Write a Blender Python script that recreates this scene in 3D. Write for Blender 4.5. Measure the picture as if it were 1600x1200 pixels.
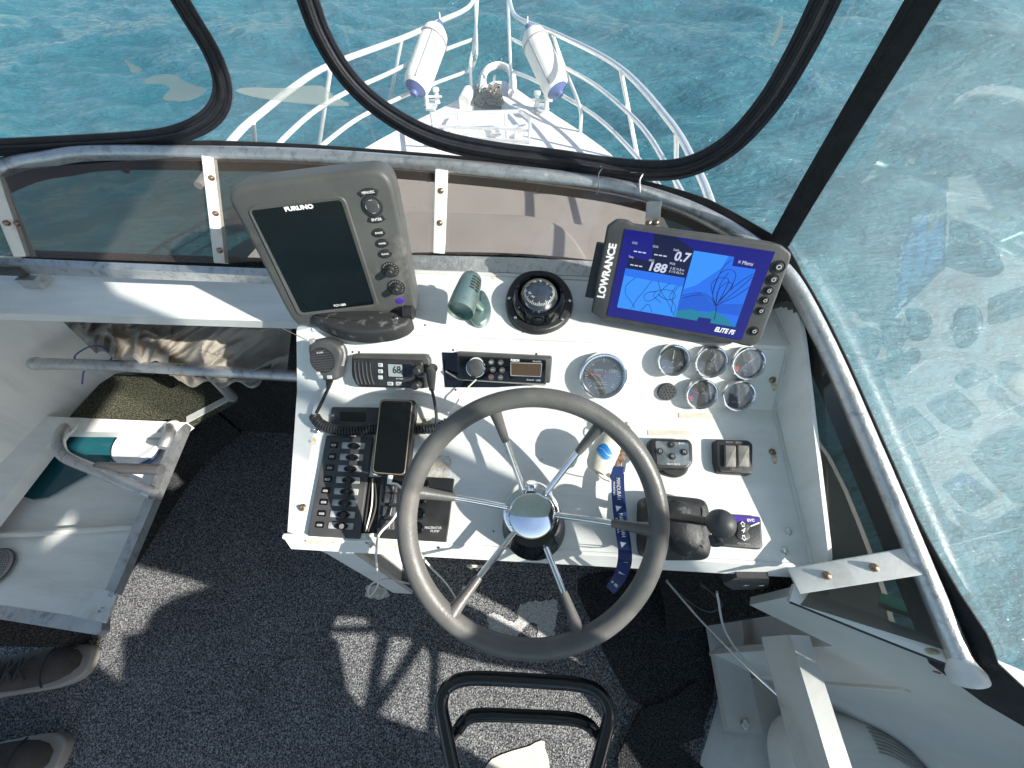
import bpy, math, random
import numpy as np
from math import sin, cos, pi, radians
from mathutils import Vector as V, Matrix
from mathutils import noise as noise_, geometry as geom_

random.seed(7)
scene = bpy.context.scene
for o in list(bpy.data.objects):
    bpy.data.objects.remove(o)
COL = scene.collection

# ------------------------------------------------------------------ camera
F, TH, YAW, EYE = 610.0, radians(55), radians(3), V((0, 0, 1.4))
fw = V((-sin(YAW) * cos(TH), cos(YAW) * cos(TH), -sin(TH)))
rt = V((cos(YAW), sin(YAW), 0))
dn = fw.cross(rt)
cd = bpy.data.cameras.new('camera')
cam = bpy.data.objects.new('camera', cd)
COL.objects.link(cam)
cd.sensor_fit = 'HORIZONTAL'
cd.sensor_width = 36
cd.lens = 36 * F / 1600
cd.clip_start = 0.02
cd.clip_end = 12000
mw = Matrix((rt, -dn, -fw)).transposed().to_4x4()
mw.translation = EYE
cam.matrix_world = mw
scene.camera = cam

# ------------------------------------------------------------------ light
SUN_EL, SUN_AZ = radians(31.5), radians(111)       # azimuth clockwise from the bow
sdir = V((cos(SUN_EL) * sin(SUN_AZ), cos(SUN_EL) * cos(SUN_AZ), sin(SUN_EL)))
w = bpy.data.worlds.new('World')
scene.world = w
w.use_nodes = True
nt = w.node_tree
sky = nt.nodes.new('ShaderNodeTexSky')
sky.sky_type = 'NISHITA'
sky.sun_disc = False
sky.sun_elevation = SUN_EL
sky.sun_rotation = SUN_AZ
sky.air_density = 1.0
sky.dust_density = 1.0
bg = nt.nodes['Background']
bg.inputs['Strength'].default_value = 0.1
nt.links.new(sky.outputs['Color'], bg.inputs['Color'])
sl = bpy.data.lights.new('sun', 'SUN')
sl.energy = 5.0
sl.angle = radians(0.5)
sl.color = (1.0, 0.95, 0.87)
so = bpy.data.objects.new('sun', sl)
COL.objects.link(so)
so.rotation_euler = sdir.to_track_quat('Z', 'Y').to_euler()
so.location = sdir * 20
scene.view_settings.view_transform = 'Standard'
scene.view_settings.look = 'None'
scene.view_settings.exposure = 1.15
scene.view_settings.gamma = 1.0
scene.render.engine = 'CYCLES'
scene.cycles.max_bounces = 10
scene.cycles.transparent_max_bounces = 16

# ------------------------------------------------------------------ sight lines to points on real planes
def ray(u, v):
    return fw + rt * ((u - 800) / F) + dn * ((v - 600) / F)
def dep(u, v, d):
    return EYE + ray(u, v) * d
def onp(u, v, p0, n):
    r = ray(u, v)
    return EYE + r * ((V(p0) - EYE).dot(n) / r.dot(n))
def onz(u, v, z):
    return onp(u, v, (0, 0, z), V((0, 0, 1)))
def onx(u, v, x):
    return onp(u, v, (x, 0, 0), V((1, 0, 0)))
RN, RP = V((0, -.325, 1)), V((0, 0, .783))      # the sloping plane the top rail lies in
def onrail(u, v):
    return onp(u, v, RP, RN)

class Fr:
    """a flat working frame: origin, right, up, normal"""
    def __init__(s, o, ex, ey):
        s.o = V(o); s.ex = V(ex).normalized()
        ey = V(ey); s.ey = (ey - s.ex * ey.dot(s.ex)).normalized()
        s.ez = s.ex.cross(s.ey)
    def pt(s, u, v, h=0):
        return onp(u, v, s.o + s.ez * h, s.ez)
    def L(s, u, v, h=0):
        p = s.pt(u, v, h) - s.o
        return (p.dot(s.ex), p.dot(s.ey))
    def W(s, x, y, z=0):
        return s.o + s.ex * x + s.ey * y + s.ez * z
    def at(s, u, v, h=0, rot=0):
        ex = s.ex * cos(rot) + s.ey * sin(rot)
        ey = s.ey * cos(rot) - s.ex * sin(rot)
        return Fr(s.pt(u, v, h), ex, ey)
    def mat(s):
        m = Matrix((s.ex, s.ey, s.ez)).transposed().to_4x4()
        m.translation = s.o
        return m

def pose(TL, TR, BR, BL, width):
    P = [(0, 0), (1, 0), (1, 1), (0, 1)]
    A = []
    for (x, y), (u, v) in zip(P, (TL, TR, BR, BL)):
        u -= 800; v -= 600
        A.append([x, y, 1, 0, 0, 0, -u * x, -u * y, -u])
        A.append([0, 0, 0, x, y, 1, -v * x, -v * y, -v])
    Hm = np.linalg.svd(np.array(A, float))[2][-1].reshape(3, 3)
    M = np.diag([1 / F, 1 / F, 1]) @ Hm
    if M[2, 2] < 0: M = -M
    k = width / np.linalg.norm(M[:, 0])
    a, b, o = M[:, 0] * k, M[:, 1] * k, M[:, 2] * k
    tw = lambda q: rt * q[0] + dn * q[1] + fw * q[2]
    f = Fr(EYE + tw(o), tw(a), -tw(b))
    return f, float(np.linalg.norm(b))

# ------------------------------------------------------------------ materials
MATS = {}
def mat(name, col, rough=.5, metal=0, c2=None, nscale=8, lo=.4, hi=.7, bump=0, bscale=60, spec=.5, stretch=None,
        c3=None, n3=3, lo3=.55, hi3=.75, coat=0, detail=6, rvar=0):
    m = bpy.data.materials.new(name)
    m.use_nodes = True
    t = m.node_tree; N = t.nodes; Lk = t.links
    b = N['Principled BSDF']
    b.inputs['Base Color'].default_value = (*col, 1)
    b.inputs['Roughness'].default_value = rough
    b.inputs['Metallic'].default_value = metal
    b.inputs['Specular IOR Level'].default_value = spec
    b.inputs['Coat Weight'].default_value = coat
    tc = N.new('ShaderNodeTexCoord')
    src = tc.outputs['Object']
    if stretch:
        mp = N.new('ShaderNodeMapping'); mp.inputs['Scale'].default_value = stretch
        Lk.new(src, mp.inputs['Vector']); src = mp.outputs['Vector']
    def noise(sc, det=detail):
        n = N.new('ShaderNodeTexNoise'); n.inputs['Scale'].default_value = sc
        n.inputs['Detail'].default_value = det; n.inputs['Roughness'].default_value = .6
        Lk.new(src, n.inputs['Vector']); return n.outputs['Fac']
    def ramp(f, a, c):
        r = N.new('ShaderNodeMapRange'); r.inputs['From Min'].default_value = a; r.inputs['From Max'].default_value = c
        Lk.new(f, r.inputs['Value']); return r.outputs['Result']
    last = None
    for cc, sc, a, c in ((c2, nscale, lo, hi), (c3, n3, lo3, hi3)):
        if cc is None: continue
        mx = N.new('ShaderNodeMix'); mx.data_type = 'RGBA'
        Lk.new(ramp(noise(sc), a, c), mx.inputs['Factor'])
        if last is None: mx.inputs['A'].default_value = (*col, 1)
        else: Lk.new(last, mx.inputs['A'])
        mx.inputs['B'].default_value = (*cc, 1)
        last = mx.outputs['Result']
    if last is not None: Lk.new(last, b.inputs['Base Color'])
    if rvar:
        r = N.new('ShaderNodeMapRange'); r.inputs['To Min'].default_value = max(0, rough - rvar); r.inputs['To Max'].default_value = rough + rvar
        r.inputs['From Min'].default_value = .3; r.inputs['From Max'].default_value = .7
        Lk.new(noise(nscale * 2), r.inputs['Value']); Lk.new(r.outputs['Result'], b.inputs['Roughness'])
    if bump:
        bp = N.new('ShaderNodeBump'); bp.inputs['Strength'].default_value = bump; bp.inputs['Distance'].default_value = .004
        Lk.new(noise(bscale), bp.inputs['Height']); Lk.new(bp.outputs['Normal'], b.inputs['Normal'])
    MATS[name] = m
    return m

def emis(name, col, s, rough=.12):
    m = mat(name, (.004, .004, .006), rough)
    b = m.node_tree.nodes['Principled BSDF']
    b.inputs['Emission Color'].default_value = (*col, 1)
    b.inputs['Emission Strength'].default_value = s
    return m

gel = mat('gelcoat', (.8, .8, .77), .42, c2=(.68, .68, .65), nscale=5, lo=.45, hi=.75, bump=.16, bscale=42, stretch=(1, 5, 1), c3=(.6, .57, .5), n3=26, lo3=.66, hi3=.85, rvar=.1)
gelold = mat('weathered_paint', (.68, .68, .65), .55, c2=(.5, .49, .45), nscale=7, lo=.45, hi=.75, bump=.12, bscale=60, c3=(.33, .25, .17), n3=19, lo3=.68, hi3=.82)
wallgrey = mat('grey_white_paint', (.56, .57, .55), .6, c2=(.46, .46, .43), nscale=4, bump=.1, bscale=120)
alu = mat('pitted_aluminium', (.56, .57, .58), .42, .85, c2=(.33, .33, .33), nscale=70, lo=.5, hi=.68, bump=.25, bscale=220, c3=(.7, .7, .69), n3=12, lo3=.45, hi3=.7, rvar=.12)
aluflat = mat('painted_alloy_strip', (.7, .7, .68), .5, .25, c2=(.5, .48, .44), nscale=22, lo=.5, hi=.72, bump=.1, bscale=150, c3=(.35, .2, .1), n3=30, lo3=.7, hi3=.8)
blk = mat('black_plastic', (.018, .018, .019), .42, c2=(.035, .035, .036), nscale=30, bump=.08, bscale=300)
blkdust = mat('dusty_black_plastic', (.03, .03, .031), .55, c2=(.2, .2, .19), nscale=55, lo=.56, hi=.72, bump=.25, bscale=260)
gloss = mat('black_glass', (.004, .005, .006), .06)
grim = mat('grey_rubber_grip', (.105, .102, .096), .42, rvar=.12, c2=(.085, .083, .08), nscale=14, bump=.15, bscale=320, c3=(.2, .19, .175), n3=7, lo3=.5, hi3=.75)
furg = mat('faded_grey_housing', (.088, .089, .086), .5, c2=(.065, .066, .064), nscale=9, lo=.4, hi=.65, bump=.12, bscale=350, c3=(.2, .19, .175), n3=16, lo3=.6, hi3=.8)
dkgrey = mat('charcoal_plastic', (.05, .05, .052), .5, c2=(.075, .075, .075), nscale=20, bump=.1, bscale=300)
midgrey = mat('switch_grey', (.3, .3, .29), .5, c2=(.2, .2, .19), nscale=30)
chrome = mat('chrome', (.82, .82, .83), .07, 1, rvar=.03, c2=(.7, .7, .7), nscale=20)
steel = mat('stainless', (.75, .75, .74), .25, 1, c2=(.55, .5, .45), nscale=30, lo=.55, hi=.75)
rustst = mat('rusty_screw', (.4, .36, .3), .45, .8, c2=(.25, .1, .04), nscale=200, lo=.4, hi=.6)
blktube = mat('black_gloss_paint', (.012, .012, .014), .22, coat=.3)
white = mat('white_print', (.85, .85, .82), .5)
whitecable = mat('white_cable', (.75, .74, .7), .45)
gold = mat('gold_print', (.75, .6, .28), .5)
redp = mat('red_print', (.7, .06, .04), .5)
greenp = mat('green_print', (.1, .5, .2), .5)
greyprint = mat('pale_grey_key', (.5, .52, .52), .45)
gaugeface = mat('gauge_face', (.055, .058, .052), .35, c2=(.09, .092, .082), nscale=40)
cardblue = mat('compass_card', (.008, .014, .03), .3)
teal = mat('verdigris_metal', (.2, .34, .31), .35, .75, c2=(.34, .42, .39), nscale=14, lo=.35, hi=.65, bump=.1, bscale=200, c3=(.12, .25, .22), n3=40)
canvasblk = mat('black_canvas', (.014, .014, .016), .8, c2=(.026, .026, .028), nscale=40, bump=.5, bscale=500)
zipblk = mat('zip_tape', (.016, .016, .022), .5, c2=(.03, .03, .042), nscale=60, bump=.4, bscale=500)
beige = mat('beige_canvas', (.4, .36, .31), .95, c2=(.3, .27, .235), nscale=9, bump=.35, bscale=420, spec=.15)
tape = mat('old_tape', (.62, .56, .45), .6, c2=(.72, .68, .6), nscale=50)
worn = mat('worn_glue', (.5, .42, .3), .8, c2=(.72, .7, .66), nscale=60, lo=.4, hi=.6, bump=.3, c3=(.3, .22, .14), n3=110, lo3=.55, hi3=.7)
navy = mat('navy_webbing', (.01, .035, .16), .7, bump=.3, bscale=700)
cork = mat('cream_float', (.74, .68, .56), .6, c2=(.6, .53, .42), nscale=40, bump=.15, bscale=150)
blue = mat('blue_print', (.01, .2, .55), .5)
bluefen = mat('blue_vinyl', (.06, .09, .24), .5)
fenw = mat('fender_vinyl', (.74, .72, .66), .5, c2=(.58, .52, .4), nscale=9, lo=.5, hi=.75)
deckw = mat('deck_gelcoat', (.72, .71, .69), .6, c2=(.62, .6, .57), nscale=3, bump=.15, bscale=160)
railw = mat('rail_steel', (.8, .79, .76), .3, .55, c2=(.6, .55, .48), nscale=12, lo=.55, hi=.75)
chain = mat('rusty_chain', (.3, .25, .19), .6, .5, c2=(.12, .09, .06), nscale=60)
brown = mat('brown_lcd', (.07, .045, .022), .2)
lcd = mat('pale_lcd', (.3, .34, .33), .3)
tealpanel = mat('teal_acrylic', (.012, .09, .11), .12, c2=(.01, .06, .085), nscale=3)
bucketw = mat('bucket_plastic', (.62, .64, .66), .45)
shoem = mat('brown_suede', (.06, .05, .044), .9, c2=(.035, .029, .026), nscale=20, bump=.4, bscale=300)
sole = mat('shoe_rubber', (.3, .28, .25), .7, c2=(.3, .28, .25), nscale=30)
lace = mat('dark_lace', (.02, .02, .022), .8, bump=.3, bscale=600)
phonegold = mat('phone_edge', (.5, .38, .27), .35, .6)
greenish = mat('green_marking', (.03, .35, .2), .5)
stain = mat('rust_stain', (.55, .4, .24), .6, c2=(.72, .66, .56), nscale=120, lo=.4, hi=.6)
rusty = mat('rust', (.28, .12, .04), .8, c2=(.12, .07, .04), nscale=80, bump=.5, bscale=200)
indigo = mat('indigo_print', (.07, .03, .3), .3)
EL_bg = emis('screen_navy', (.003, .0, .16), .55)
EL_dk = emis('screen_black', (.0, .0, .03), .5)
EL_m1 = emis('screen_lightblue', (.025, .21, .7), .62)
EL_m2 = emis('screen_blue', (.01, .12, .62), .62)
EL_m3 = emis('screen_deepblue', (.006, .08, .5), .6)
EL_gr = emis('screen_green', (.005, .16, .25), .6)
EL_tx = emis('screen_text', (.55, .6, .75), .5)
EL_tr = emis('screen_track', (.003, .01, .1), .6)

def carpet_mat(name, a, b, c):
    m = mat(name, a, .95, spec=.1)
    t = m.node_tree; N = t.nodes; Lk = t.links; bs = N['Principled BSDF']
    tc = N.new('ShaderNodeTexCoord')
    def noise(sc, det=3, dist=0):
        n = N.new('ShaderNodeTexNoise'); n.inputs['Scale'].default_value = sc; n.inputs['Detail'].default_value = det
        n.inputs['Distortion'].default_value = dist
        Lk.new(tc.outputs['Object'], n.inputs['Vector']); return n.outputs['Fac']
    n1 = noise(290, 4, .5); n2 = noise(6, 5); n3 = noise(330, 2)
    cr = N.new('ShaderNodeValToRGB')
    cr.color_ramp.elements[0].position = .36; cr.color_ramp.elements[0].color = (*a, 1)
    cr.color_ramp.elements[1].position = .66; cr.color_ramp.elements[1].color = (*c, 1)
    e = cr.color_ramp.elements.new(.5); e.color = (*b, 1)
    Lk.new(n1, cr.inputs['Fac'])
    mx = N.new('ShaderNodeMix'); mx.data_type = 'RGBA'; mx.blend_type = 'MULTIPLY'
    mr = N.new('ShaderNodeMapRange'); mr.inputs['From Min'].default_value = .35; mr.inputs['From Max'].default_value = .7
    mr.inputs['To Max'].default_value = .45
    Lk.new(n2, mr.inputs['Value']); Lk.new(mr.outputs['Result'], mx.inputs['Factor'])
    Lk.new(cr.outputs['Color'], mx.inputs['A']); mx.inputs['B'].default_value = (.5, .5, .52, 1)
    Lk.new(mx.outputs['Result'], bs.inputs['Base Color'])
    ad = N.new('ShaderNodeMath'); ad.operation = 'ADD'; Lk.new(n1, ad.inputs[0]); Lk.new(n3, ad.inputs[1])
    bp = N.new('ShaderNodeBump'); bp.inputs['Strength'].default_value = .9; bp.inputs['Distance'].default_value = .006
    Lk.new(ad.outputs[0], bp.inputs['Height']); Lk.new(bp.outputs['Normal'], bs.inputs['Normal'])
    return m
carpet = carpet_mat('carpet', (.032, .035, .04), (.14, .145, .153), (.47, .472, .47))
carpetdk = carpet_mat('dark_carpet', (.012, .013, .015), (.04, .042, .044), (.11, .11, .105))
carpetmoss = carpet_mat('mossy_carpet', (.025, .026, .018), (.08, .08, .055), (.2, .2, .15))

def clear_mat(name, tint, haze, scratch, refl=1.0, hazecol=(.75, .8, .82), rot=-.6):
    m = bpy.data.materials.new(name); m.use_nodes = True
    t = m.node_tree; N = t.nodes; Lk = t.links
    N.remove(N['Principled BSDF']); out = N['Material Output']
    tr = N.new('ShaderNodeBsdfTransparent'); tr.inputs['Color'].default_value = (*tint, 1)
    df = N.new('ShaderNodeBsdfDiffuse'); df.inputs['Color'].default_value = (*hazecol, 1)
    tl = N.new('ShaderNodeBsdfTranslucent'); tl.inputs['Color'].default_value = (*hazecol, 1)
    dm = N.new('ShaderNodeMixShader'); dm.inputs[0].default_value = .5
    Lk.new(df.outputs[0], dm.inputs[1]); Lk.new(tl.outputs[0], dm.inputs[2])
    tc = N.new('ShaderNodeTexCoord')
    n1 = N.new('ShaderNodeTexNoise'); n1.inputs['Scale'].default_value = 3.5; n1.inputs['Detail'].default_value = 7
    Lk.new(tc.outputs['Object'], n1.inputs['Vector'])
    a1 = N.new('ShaderNodeMapRange'); a1.inputs['From Min'].default_value = .35; a1.inputs['From Max'].default_value = .75
    a1.inputs['To Min'].default_value = haze * .55; a1.inputs['To Max'].default_value = haze * 1.5
    Lk.new(n1.outputs['Fac'], a1.inputs['Value'])
    mp = N.new('ShaderNodeMapping'); mp.inputs['Rotation'].default_value = (.75, .0, rot); mp.inputs['Scale'].default_value = (260, 260, 2.6)
    Lk.new(tc.outputs['Object'], mp.inputs['Vector'])
    n2 = N.new('ShaderNodeTexNoise'); n2.inputs['Scale'].default_value = 1.0; n2.inputs['Detail'].default_value = 3
    Lk.new(mp.outputs['Vector'], n2.inputs['Vector'])
    a2 = N.new('ShaderNodeMapRange'); a2.inputs['From Min'].default_value = .63; a2.inputs['From Max'].default_value = .72
    a2.inputs['To Max'].default_value = scratch
    Lk.new(n2.outputs['Fac'], a2.inputs['Value'])
    n3 = N.new('ShaderNodeTexNoise'); n3.inputs['Scale'].default_value = 2.2; Lk.new(tc.outputs['Object'], n3.inputs['Vector'])
    a3 = N.new('ShaderNodeMapRange'); a3.inputs['From Min'].default_value = .45; a3.inputs['From Max'].default_value = .65
    Lk.new(n3.outputs['Fac'], a3.inputs['Value'])
    mu = N.new('ShaderNodeMath'); mu.operation = 'MULTIPLY'; Lk.new(a2.outputs[0], mu.inputs[0]); Lk.new(a3.outputs[0], mu.inputs[1])
    ad = N.new('ShaderNodeMath'); ad.operation = 'ADD'; ad.use_clamp = True
    Lk.new(a1.outputs[0], ad.inputs[0]); Lk.new(mu.outputs[0], ad.inputs[1])
    mx = N.new('ShaderNodeMixShader'); Lk.new(ad.outputs[0], mx.inputs[0])
    Lk.new(tr.outputs[0], mx.inputs[1]); Lk.new(dm.outputs[0], mx.inputs[2])
    gl = N.new('ShaderNodeBsdfGlossy'); gl.inputs['Roughness'].default_value = .015
    lw = N.new('ShaderNodeLayerWeight'); lw.inputs['Blend'].default_value = .5      # the same from both sides of the sheet
    pw_ = N.new('ShaderNodeMath'); pw_.operation = 'POWER'; pw_.inputs[1].default_value = 5
    Lk.new(lw.outputs['Facing'], pw_.inputs[0])
    fr = N.new('ShaderNodeMath'); fr.operation = 'MULTIPLY_ADD'; fr.inputs[1].default_value = .92; fr.inputs[2].default_value = .07
    Lk.new(pw_.outputs[0], fr.inputs[0])
    # vinyl is never quite flat
    nb = N.new('ShaderNodeTexNoise'); nb.inputs['Scale'].default_value = 2.0; nb.inputs['Detail'].default_value = 1
    Lk.new(tc.outputs['Object'], nb.inputs['Vector'])
    bp = N.new('ShaderNodeBump'); bp.inputs['Strength'].default_value = .06; bp.inputs['Distance'].default_value = .02
    Lk.new(nb.outputs['Fac'], bp.inputs['Height']); Lk.new(bp.outputs['Normal'], gl.inputs['Normal'])
    fm = N.new('ShaderNodeMath'); fm.operation = 'MULTIPLY'; fm.inputs[1].default_value = refl; fm.use_clamp = True
    Lk.new(fr.outputs[0], fm.inputs[0])
    m2 = N.new('ShaderNodeMixShader'); Lk.new(fm.outputs[0], m2.inputs[0])
    Lk.new(mx.outputs[0], m2.inputs[1]); Lk.new(gl.outputs[0], m2.inputs[2])
    Lk.new(m2.outputs[0], out.inputs['Surface'])
    return m
clearfront = clear_mat('clear_vinyl', (.95, .97, .97), .14, .4)
clearside = clear_mat('scuffed_vinyl', (.93, .97, .97), .2, .2, 2.4, (.66, .8, .82))
smoke = clear_mat('smoked_acrylic', (.57, .55, .53), .13, .12, .5, (.46, .38, .34))
smokedust = clear_mat('dusty_acrylic', (.42, .42, .41), .3, .12, .4, (.26, .255, .235))
glassm = clear_mat('instrument_glass', (.95, .95, .95), .05, .0, 2.2)

# ------------------------------------------------------------------ mesh building
def cat(pts, n=8, closed=False):
    pts = [V(p) for p in pts]; out = []; N = len(pts)
    for i in range(N if closed else N - 1):
        if closed:
            p0, p1, p2, p3 = pts[i - 1], pts[i], pts[(i + 1) % N], pts[(i + 2) % N]
        else:
            p1, p2 = pts[i], pts[i + 1]
            p0 = pts[i - 1] if i else p1 * 2 - p2
            p3 = pts[i + 2] if i + 2 < N else p2 * 2 - p1
        for k in range(n):
            t = k / n
            out.append(.5 * ((2 * p1) + (p2 - p0) * t + (2 * p0 - 5 * p1 + 4 * p2 - p3) * t * t + (3 * p1 - p0 - 3 * p2 + p3) * t ** 3))
    if not closed: out.append(pts[-1])
    return out

def rrect(x0, y0, x1, y1, r, n=5):
    r = min(r, (x1 - x0) / 2 - 1e-5, (y1 - y0) / 2 - 1e-5); out = []
    for cx, cy, a in ((x1 - r, y1 - r, 0), (x0 + r, y1 - r, 90), (x0 + r, y0 + r, 180), (x1 - r, y0 + r, 270)):
        for k in range(n + 1):
            t = radians(a + 90 * k / n); out.append((cx + r * cos(t), cy + r * sin(t)))
    return out
def rquad(P, r, n=5):
    """rounded corners on any polygon"""
    P = [V((p[0], p[1])) for p in P]; out = []; N = len(P)
    for i in range(N):
        a, b, c = P[i - 1], P[i], P[(i + 1) % N]
        rr = min(r, (a - b).length * .48, (c - b).length * .48)
        s = b + (a - b).normalized() * rr; e = b + (c - b).normalized() * rr
        for k in range(n + 1):
            t = k / n; out.append(tuple(s * (1 - t) ** 2 + b * 2 * t * (1 - t) + e * t * t))
    return out
def circ(x, y, r, n=28, ry=None):
    ry = ry or r
    return [(x + r * cos(2 * pi * k / n), y + ry * sin(2 * pi * k / n)) for k in range(n)]
def area2(p):
    return sum(p[i - 1][0] * p[i][1] - p[i][0] * p[i - 1][1] for i in range(len(p)))

class MB:
    def __init__(s): s.v = []; s.f = []
    def add(s, vs, fs):
        k = len(s.v); s.v += [V(p) for p in vs]; s.f += [tuple(i + k for i in f) for f in fs]; return s
    def prism(s, poly, z0, z1, bev=0, seg=3, zf=None):
        p = [tuple(q[:2]) for q in poly]
        if area2(p) < 0: p = p[::-1]
        n = len(p); rings = [(0, z0)]
        if bev:
            rings += [(bev * (1 - cos(pi / 2 * k / seg)), z1 - bev * (1 - sin(pi / 2 * k / seg))) for k in range(seg + 1)]
        else: rings.append((0, z1))
        vs = []; c = V((sum(q[0] for q in p) / n, sum(q[1] for q in p) / n))
        nrm = []
        for i in range(n):
            a, b, d = V(p[i - 1]), V(p[i]), V(p[(i + 1) % n])
            t1 = (b - a); t2 = (d - b)
            t1 = t1.normalized() if t1.length > 1e-9 else t2.normalized()
            t2 = t2.normalized() if t2.length > 1e-9 else t1
            m = V((-t1.y - t2.y, t1.x + t2.x)); m = m.normalized() if m.length > 1e-9 else V((-t1.y, t1.x))
            m = m / max(.5, m.dot(V((-t1.y, t1.x)))); nrm.append(m)
        for d, z in rings:
            vs += [(p[i][0] + nrm[i].x * d, p[i][1] + nrm[i].y * d, z) for i in range(n)]
        fs = []
        for r in range(len(rings) - 1):
            for i in range(n):
                j = (i + 1) % n; fs.append((r * n + i, r * n + j, (r + 1) * n + j, (r + 1) * n + i))
        fs.append(tuple(range(n - 1, -1, -1))); fs.append(tuple((len(rings) - 1) * n + i for i in range(n)))
        return s.add(vs, fs)
    def ring(s, outer, inner, z0, z1, bev=0):
        n = len(outer); o = [tuple(q[:2]) for q in outer]; q = [tuple(k[:2]) for k in inner]
        vs = [(*a, z0) for a in o] + [(*a, z1 - bev) for a in o]
        if bev:
            vs += [(a[0] + (b[0] - a[0]) * .25, a[1] + (b[1] - a[1]) * .25, z1) for a, b in zip(o, q)]
        vs += [(*b, z1 - bev * .4) for b in q] + [(*b, z0) for b in q]
        R = len(vs) // n; fs = []
        for r in range(R):
            r2 = (r + 1) % R
            for i in range(n):
                j = (i + 1) % n; fs.append((r * n + i, r * n + j, r2 * n + j, r2 * n + i))
        if area2(o) < 0: fs = [f[::-1] for f in fs]
        return s.add(vs, fs)
    def box(s, c, d, fr=None):
        x, y, z = d[0] / 2, d[1] / 2, d[2] / 2
        vs = [V((c[0] + a * x, c[1] + b * y, c[2] + e * z)) for a in (-1, 1) for b in (-1, 1) for e in (-1, 1)]
        return s.add(vs, [(0, 1, 3, 2), (4, 6, 7, 5), (0, 4, 5, 1), (2, 3, 7, 6), (0, 2, 6, 4), (1, 5, 7, 3)])
    def lathe(s, prof, n=32, c=(0, 0, 0), ax=None, sx=1, sy=1, cap=True):
        c = V(c)
        if ax is None: X, Y, Z = V((1, 0, 0)), V((0, 1, 0)), V((0, 0, 1))
        else:
            Z = V(ax).normalized(); X = Z.orthogonal().normalized(); Y = Z.cross(X)
        vs = []; fs = []
        for r, z in prof:
            for k in range(n):
                a = 2 * pi * k / n; vs.append(c + X * (r * cos(a) * sx) + Y * (r * sin(a) * sy) + Z * z)
        for j in range(len(prof) - 1):
            for k in range(n):
                m = (k + 1) % n; fs.append((j * n + k, j * n + m, (j + 1) * n + m, (j + 1) * n + k))
        if prof[0][0] > 1e-6: fs.append(tuple(range(n - 1, -1, -1)))
        if cap and prof[-1][0] > 1e-6: fs.append(tuple((len(prof) - 1) * n + k for k in range(n)))
        return s.add(vs, fs)
    def tube(s, path, r, n=12, closed=False, flat=1.0):
        P = [V(p) for p in path]; N = len(P); rr = r if isinstance(r, (list, tuple)) else [r] * N
        T = []
        for i in range(N):
            a = P[i - 1] if (i or closed) else P[i]; b = P[(i + 1) % N] if (i < N - 1 or closed) else P[i]
            d = b - a; T.append(d.normalized() if d.length > 1e-9 else V((0, 0, 1)))
        u = T[0].orthogonal().normalized(); vs = []; fs = []
        for i in range(N):
            u = (u - T[i] * u.dot(T[i])); u = u.normalized() if u.length > 1e-6 else T[i].orthogonal().normalized()
            q = T[i].cross(u)
            for k in range(n):
                a = 2 * pi * k / n; vs.append(P[i] + u * (rr[i] * cos(a)) + q * (rr[i] * sin(a) * flat))
        for i in range(N if closed else N - 1):
            j = (i + 1) % N
            off = 0
            if closed and j == 0:
                best = min(range(n), key=lambda o: (vs[i * n] - vs[o]).length); off = best
            for k in range(n):
                m = (k + 1) % n
                fs.append((i * n + k, i * n + m, j * n + (m + off) % n, j * n + (k + off) % n))
        if not closed:
            fs.append(tuple(range(n - 1, -1, -1))); fs.append(tuple((N - 1) * n + k for k in range(n)))
        return s.add(vs, fs)
    def sweep(s, path, nrm, prof):
        """sweep an open profile [(across, out)] along path, closed at the back"""
        P = [V(p) for p in path]; N = len(P); m = len(prof); vs = []; fs = []
        for i in range(N):
            t = (P[min(i + 1, N - 1)] - P[max(i - 1, 0)]).normalized(); n = V(nrm[i]); n = (n - t * n.dot(t)).normalized(); a = n.cross(t)
            vs += [P[i] + a * x + n * h for x, h in prof]
        for i in range(N - 1):
            for k in range(m):
                q = (k + 1) % m; fs.append((i * m + k, i * m + q, (i + 1) * m + q, (i + 1) * m + k))
        fs.append(tuple(range(m))); fs.append(tuple((N - 1) * m + k for k in range(m - 1, -1, -1)))
        return s.add(vs, fs)
    def slab(s, pts, t, n=None):
        P = [V(p) for p in pts]
        if n is None:
            n = V((0, 0, 0))
            for i in range(len(P)): n += P[i - 1].cross(P[i])
            n.normalize()
        n = V(n); k = len(P)
        vs = P + [p - n * t for p in P]
        fs = [tuple(range(k)), tuple(range(2 * k - 1, k - 1, -1))] + [(i, i + k, (i + 1) % k + k, (i + 1) % k) for i in range(k)]
        return s.add(vs, fs)
    def strip(s, A, B, t):
        """sheet of thickness t between two polylines of equal length"""
        A = [V(p) for p in A]; B = [V(p) for p in B]; n = len(A); vs = []; fs = []
        for i in range(n):
            d = A[min(i + 1, n - 1)] - A[max(i - 1, 0)]; nn = d.cross(B[i] - A[i]).normalized() * t
            vs += [A[i], B[i], B[i] + nn, A[i] + nn]
        for i in range(n - 1):
            for k in range(4):
                m = (k + 1) % 4; fs.append((i * 4 + k, i * 4 + m, i * 4 + 4 + m, i * 4 + 4 + k))
        fs += [(0, 1, 2, 3), tuple((n - 1) * 4 + k for k in (3, 2, 1, 0))]
        return s.add(vs, fs)
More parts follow.
